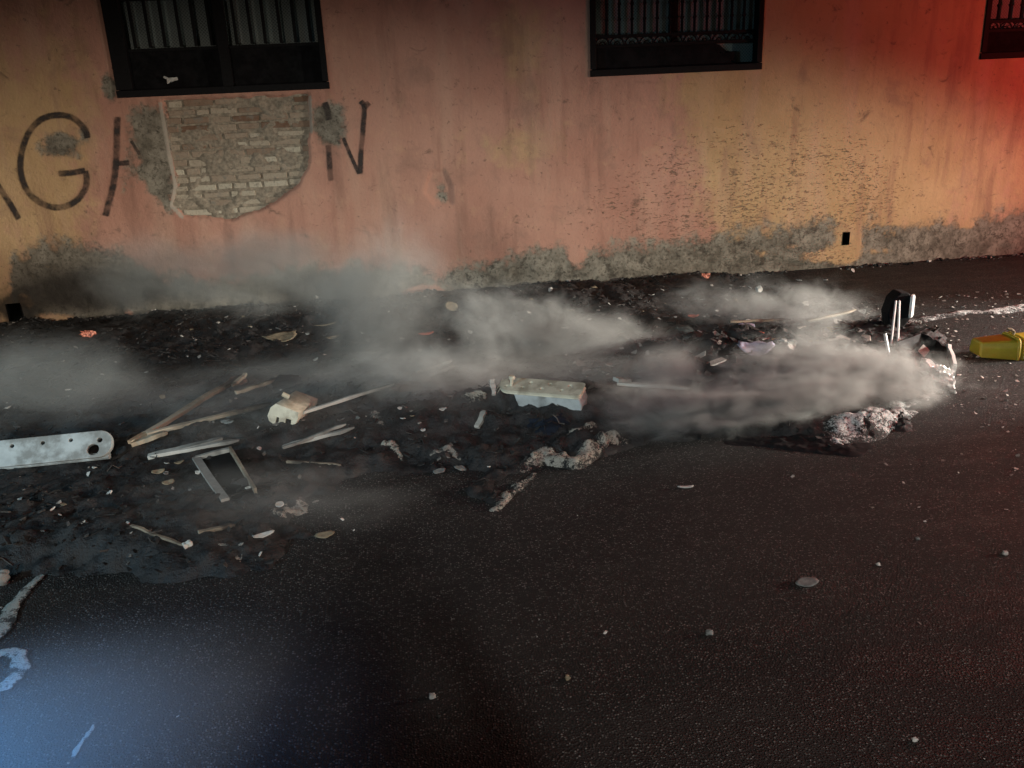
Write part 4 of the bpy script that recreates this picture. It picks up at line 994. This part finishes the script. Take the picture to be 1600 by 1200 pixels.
# ------------------------------------------------------------------ smoke: drifting volumes over the bed
def smoke_mat(dens, seed, stretch=(1, 1, 1), scale=1.6, lo=.42, hi=.75, detail=5):
    mt = bpy.data.materials.new('drifting_smoke'); mt.use_nodes = True; n = mt.node_tree.nodes; l = mt.node_tree.links
    n.remove(n['Principled BSDF']); out = n['Material Output']
    pv = n.new('ShaderNodeVolumePrincipled'); pv.inputs['Color'].default_value = (.90, .94, .90, 1); pv.inputs['Anisotropy'].default_value = .1
    l.new(pv.outputs[0], out.inputs['Volume'])
    tc = n.new('ShaderNodeTexCoord'); ln = n.new('ShaderNodeVectorMath'); ln.operation = 'LENGTH'; l.new(tc.outputs['Object'], ln.inputs[0])
    fo = n.new('ShaderNodeMapRange'); fo.interpolation_type = 'SMOOTHERSTEP'; l.new(ln.outputs['Value'], fo.inputs[0])
    fo.inputs[1].default_value = 1.0; fo.inputs[2].default_value = .15; fo.inputs[3].default_value = 0; fo.inputs[4].default_value = 1
    mp = n.new('ShaderNodeMapping'); l.new(tc.outputs['Object'], mp.inputs[0]); mp.inputs['Scale'].default_value = stretch; mp.inputs['Location'].default_value = (seed*3.7, seed*1.3, seed*2.1)
    nz = n.new('ShaderNodeTexNoise'); l.new(mp.outputs[0], nz.inputs['Vector']); nz.inputs['Scale'].default_value = scale; nz.inputs['Detail'].default_value = detail; nz.inputs['Roughness'].default_value = .6; nz.inputs['Distortion'].default_value = .7
    # turbulent noise eats into the falloff so that edges tatter instead of following the hull
    ad = n.new('ShaderNodeMath'); ad.operation = 'MULTIPLY_ADD'; l.new(fo.outputs[0], ad.inputs[0]); ad.inputs[1].default_value = .26; l.new(nz.outputs['Fac'], ad.inputs[2])
    rp = n.new('ShaderNodeMapRange'); rp.interpolation_type = 'SMOOTHSTEP'; l.new(ad.outputs[0], rp.inputs[0]); rp.inputs[1].default_value = lo+.10; rp.inputs[2].default_value = hi+.24
    mu = n.new('ShaderNodeMath'); mu.operation = 'MULTIPLY'; l.new(rp.outputs[0], mu.inputs[0]); l.new(fo.outputs[0], mu.inputs[1])
    m2 = n.new('ShaderNodeMath'); m2.operation = 'MULTIPLY'; l.new(mu.outputs[0], m2.inputs[0]); m2.inputs[1].default_value = dens
    l.new(m2.outputs[0], pv.inputs['Density'])
    mt.cycles.volume_step_rate = .6; mt.cycles.homogeneous_volume = False
    return mt
def puff(px, py, hgt, size, dens, label, seed, rot=(0, 0, 0), stretch=(1, 1, 1), scale=1.6, lo=.42, hi=.75):
    c = gp(px, py, hgt)
    bm = MB(); nu, nv = 12, 20
    for i in range(nu+1):
        for j in range(nv):
            th = math.pi*i/nu; ph = 2*math.pi*j/nv; bm.v.append((1.03*math.sin(th)*math.cos(ph), 1.03*math.sin(th)*math.sin(ph), 1.03*math.cos(th))); bm.c.append(0)
    for i in range(nu):
        for j in range(nv): bm.f.append((i*nv+j, (i+1)*nv+j, (i+1)*nv+(j+1) % nv, i*nv+(j+1) % nv))
    o = bm.build('smoke', smoke_mat(dens, seed, stretch, scale, lo, hi)); o.location = c; o.scale = size; o.rotation_euler = rot
    return tag(o, label, 'smoke', kind='stuff')
puff(360, 430, .42, (1.6, .30, .52), 6.0, 'grey smoke bank spreading over the wall foot left of centre', 1, (0, .05, 0), (2.4, 1, 1.1), 1.3, .36)
puff(600, 480, .42, (.65, .35, .85), 5.5, 'smoke column rising in front of the wall left of centre', 2, (0, .25, 0), (1.5, 1, 1.3), 1.5, .36)
puff(670, 590, .18, (.75, .38, .28), 8, 'smoke over the half hidden rods in the middle', 12, (0, .1, 0), (1.6, 1, 1), 2.0)
puff(870, 515, .22, (1.35, .34, .34), 6.5, 'slanting veil of smoke drifting below the wall in the centre', 3, (0, .27, 0), (2.8, 1, 1.0), 1.9, .42)
puff(1040, 583, .20, (.34, .24, .27), 10, 'dense bright puff of smoke above the pale slat', 4, (0, 0, 0), (1.2, 1, 1), 1.5, .36)
puff(1310, 580, .19, (1.10, .32, .30), 15, 'bright smoke streaming off the rubbish heap on the right', 5, (0, .10, 0), (2.7, 1, 1.1), 2.4, .46, .70)
puff(1180, 628, .15, (1.12, .30, .22), 15, 'lower bank of bright smoke along the front of the heap', 6, (0, -.05, 0), (2.7, 1, 1.1), 2.4, .46, .70)
puff(1410, 612, .10, (.40, .2, .13), 14, 'smoke curling round the silver foil of the bin rim', 7, (0, 0, 0), (1.8, 1, 1), 1.7, .46, .70)
puff(1030, 630, .16, (.62, .28, .20), 6, 'thin smoke between the cream rail and the heap', 8, (0, .12, 0), (1.8, 1, 1.1), 1.8)
puff(1210, 480, .18, (1.25, .32, .28), 4.5, 'thin brownish smoke behind the heap', 9, (0, .12, 0), (3, 1, 1.0), 1.9)
puff(60, 600, .25, (1.3, .55, .45), 1.8, 'dim blue smoke over the left part of the ash bed', 10, (0, .1, 0), (1.6, 1, 1.1), 1.5)
puff(430, 780, .10, (1.0, .48, .18), 1.0, 'dim smoke in front of the charred sticks', 11, (0, .1, 0), (1.2, 1, 1.2), 2)
puff(620, 600, .10, (2.8, 1.1, .22), 2.0, 'low veil of smoke lying over the whole ash bed', 14, (0, 0, 0), (3.6, 1.8, 1.0), 2.0, .36, .7)
puff(1270, 520, .34, (.34, .22, .42), 5.5, 'thin wisp curling up from the rubbish heap', 15, (0, .35, 0), (1.6, 1, 1.4), 2.4, .45, .72)
puff(760, 520, .34, (.38, .22, .46), 4.5, 'thin wisp rising against the wall in the centre', 16, (0, -.3, 0), (1.6, 1, 1.4), 2.2, .45, .72)
puff(-40, 1200, .12, (1.05, .62, .22), 1.2, 'blue lit smoke near the camera at the lower left', 13, (0, 0, .2), (.7, .7, .7), 1.0, -.6, .5)

# ------------------------------------------------------------------ unseen person behind the camera, added to cast the shadow on the road
def figure():
    J = [(0, -.42, .95, .15, .11), (0, -.42, 1.18, .145, .10), (0, -.41, 1.38, .17, .10), (0, -.40, 1.47, .06, .06), (0, -.385, 1.56, .075, .085), (0, -.38, 1.68, .07, .085),
         (.19, -.40, 1.40, .055, .055), (.24, -.26, 1.24, .045, .045), (.075, -.09, 1.52, .03, .03), (-.19, -.40, 1.40, .055, .055), (-.24, -.26, 1.24, .045, .045), (-.075, -.09, 1.52, .03, .03),
         (.10, -.42, .88, .09, .09), (.12, -.40, .48, .06, .06), (.13, -.43, .09, .045, .045), (.15, -.30, .035, .04, .035), (-.10, -.42, .88, .09, .09), (-.12, -.40, .48, .06, .06), (-.13, -.43, .09, .045, .045), (-.15, -.30, .035, .04, .035)]
    E_ = [(0, 1), (1, 2), (2, 3), (3, 4), (4, 5), (2, 6), (6, 7), (7, 8), (2, 9), (9, 10), (10, 11), (0, 12), (12, 13), (13, 14), (14, 15), (0, 16), (16, 17), (17, 18), (18, 19)]
    me = bpy.data.meshes.new('person'); me.from_pydata([q[:3] for q in J], E_, []); me.update()
    o = bpy.data.objects.new('person', me); C.objects.link(o); me.materials.append(M['black_plastic'])
    sk = o.modifiers.new('skin', 'SKIN'); sk.use_smooth_shade = True
    if not me.skin_vertices: me.skin_vertices.new()
    for d, q in zip(me.skin_vertices[0].data, J): d.radius = q[3:5]
    me.skin_vertices[0].data[0].use_root = True
    sb = o.modifiers.new('sub', 'SUBSURF'); sb.levels = 1; sb.render_levels = 2
    return o
tag(figure(), 'unseen person in dark clothes standing behind the viewpoint with both arms raised to a phone', 'person')
b = MB(); b.box((0, -.05, 1.565), .16, .009, .076); tag(b.build('phone', M['iron'], bevel=.004), 'dark phone held up level in both hands at the viewpoint', 'phone')
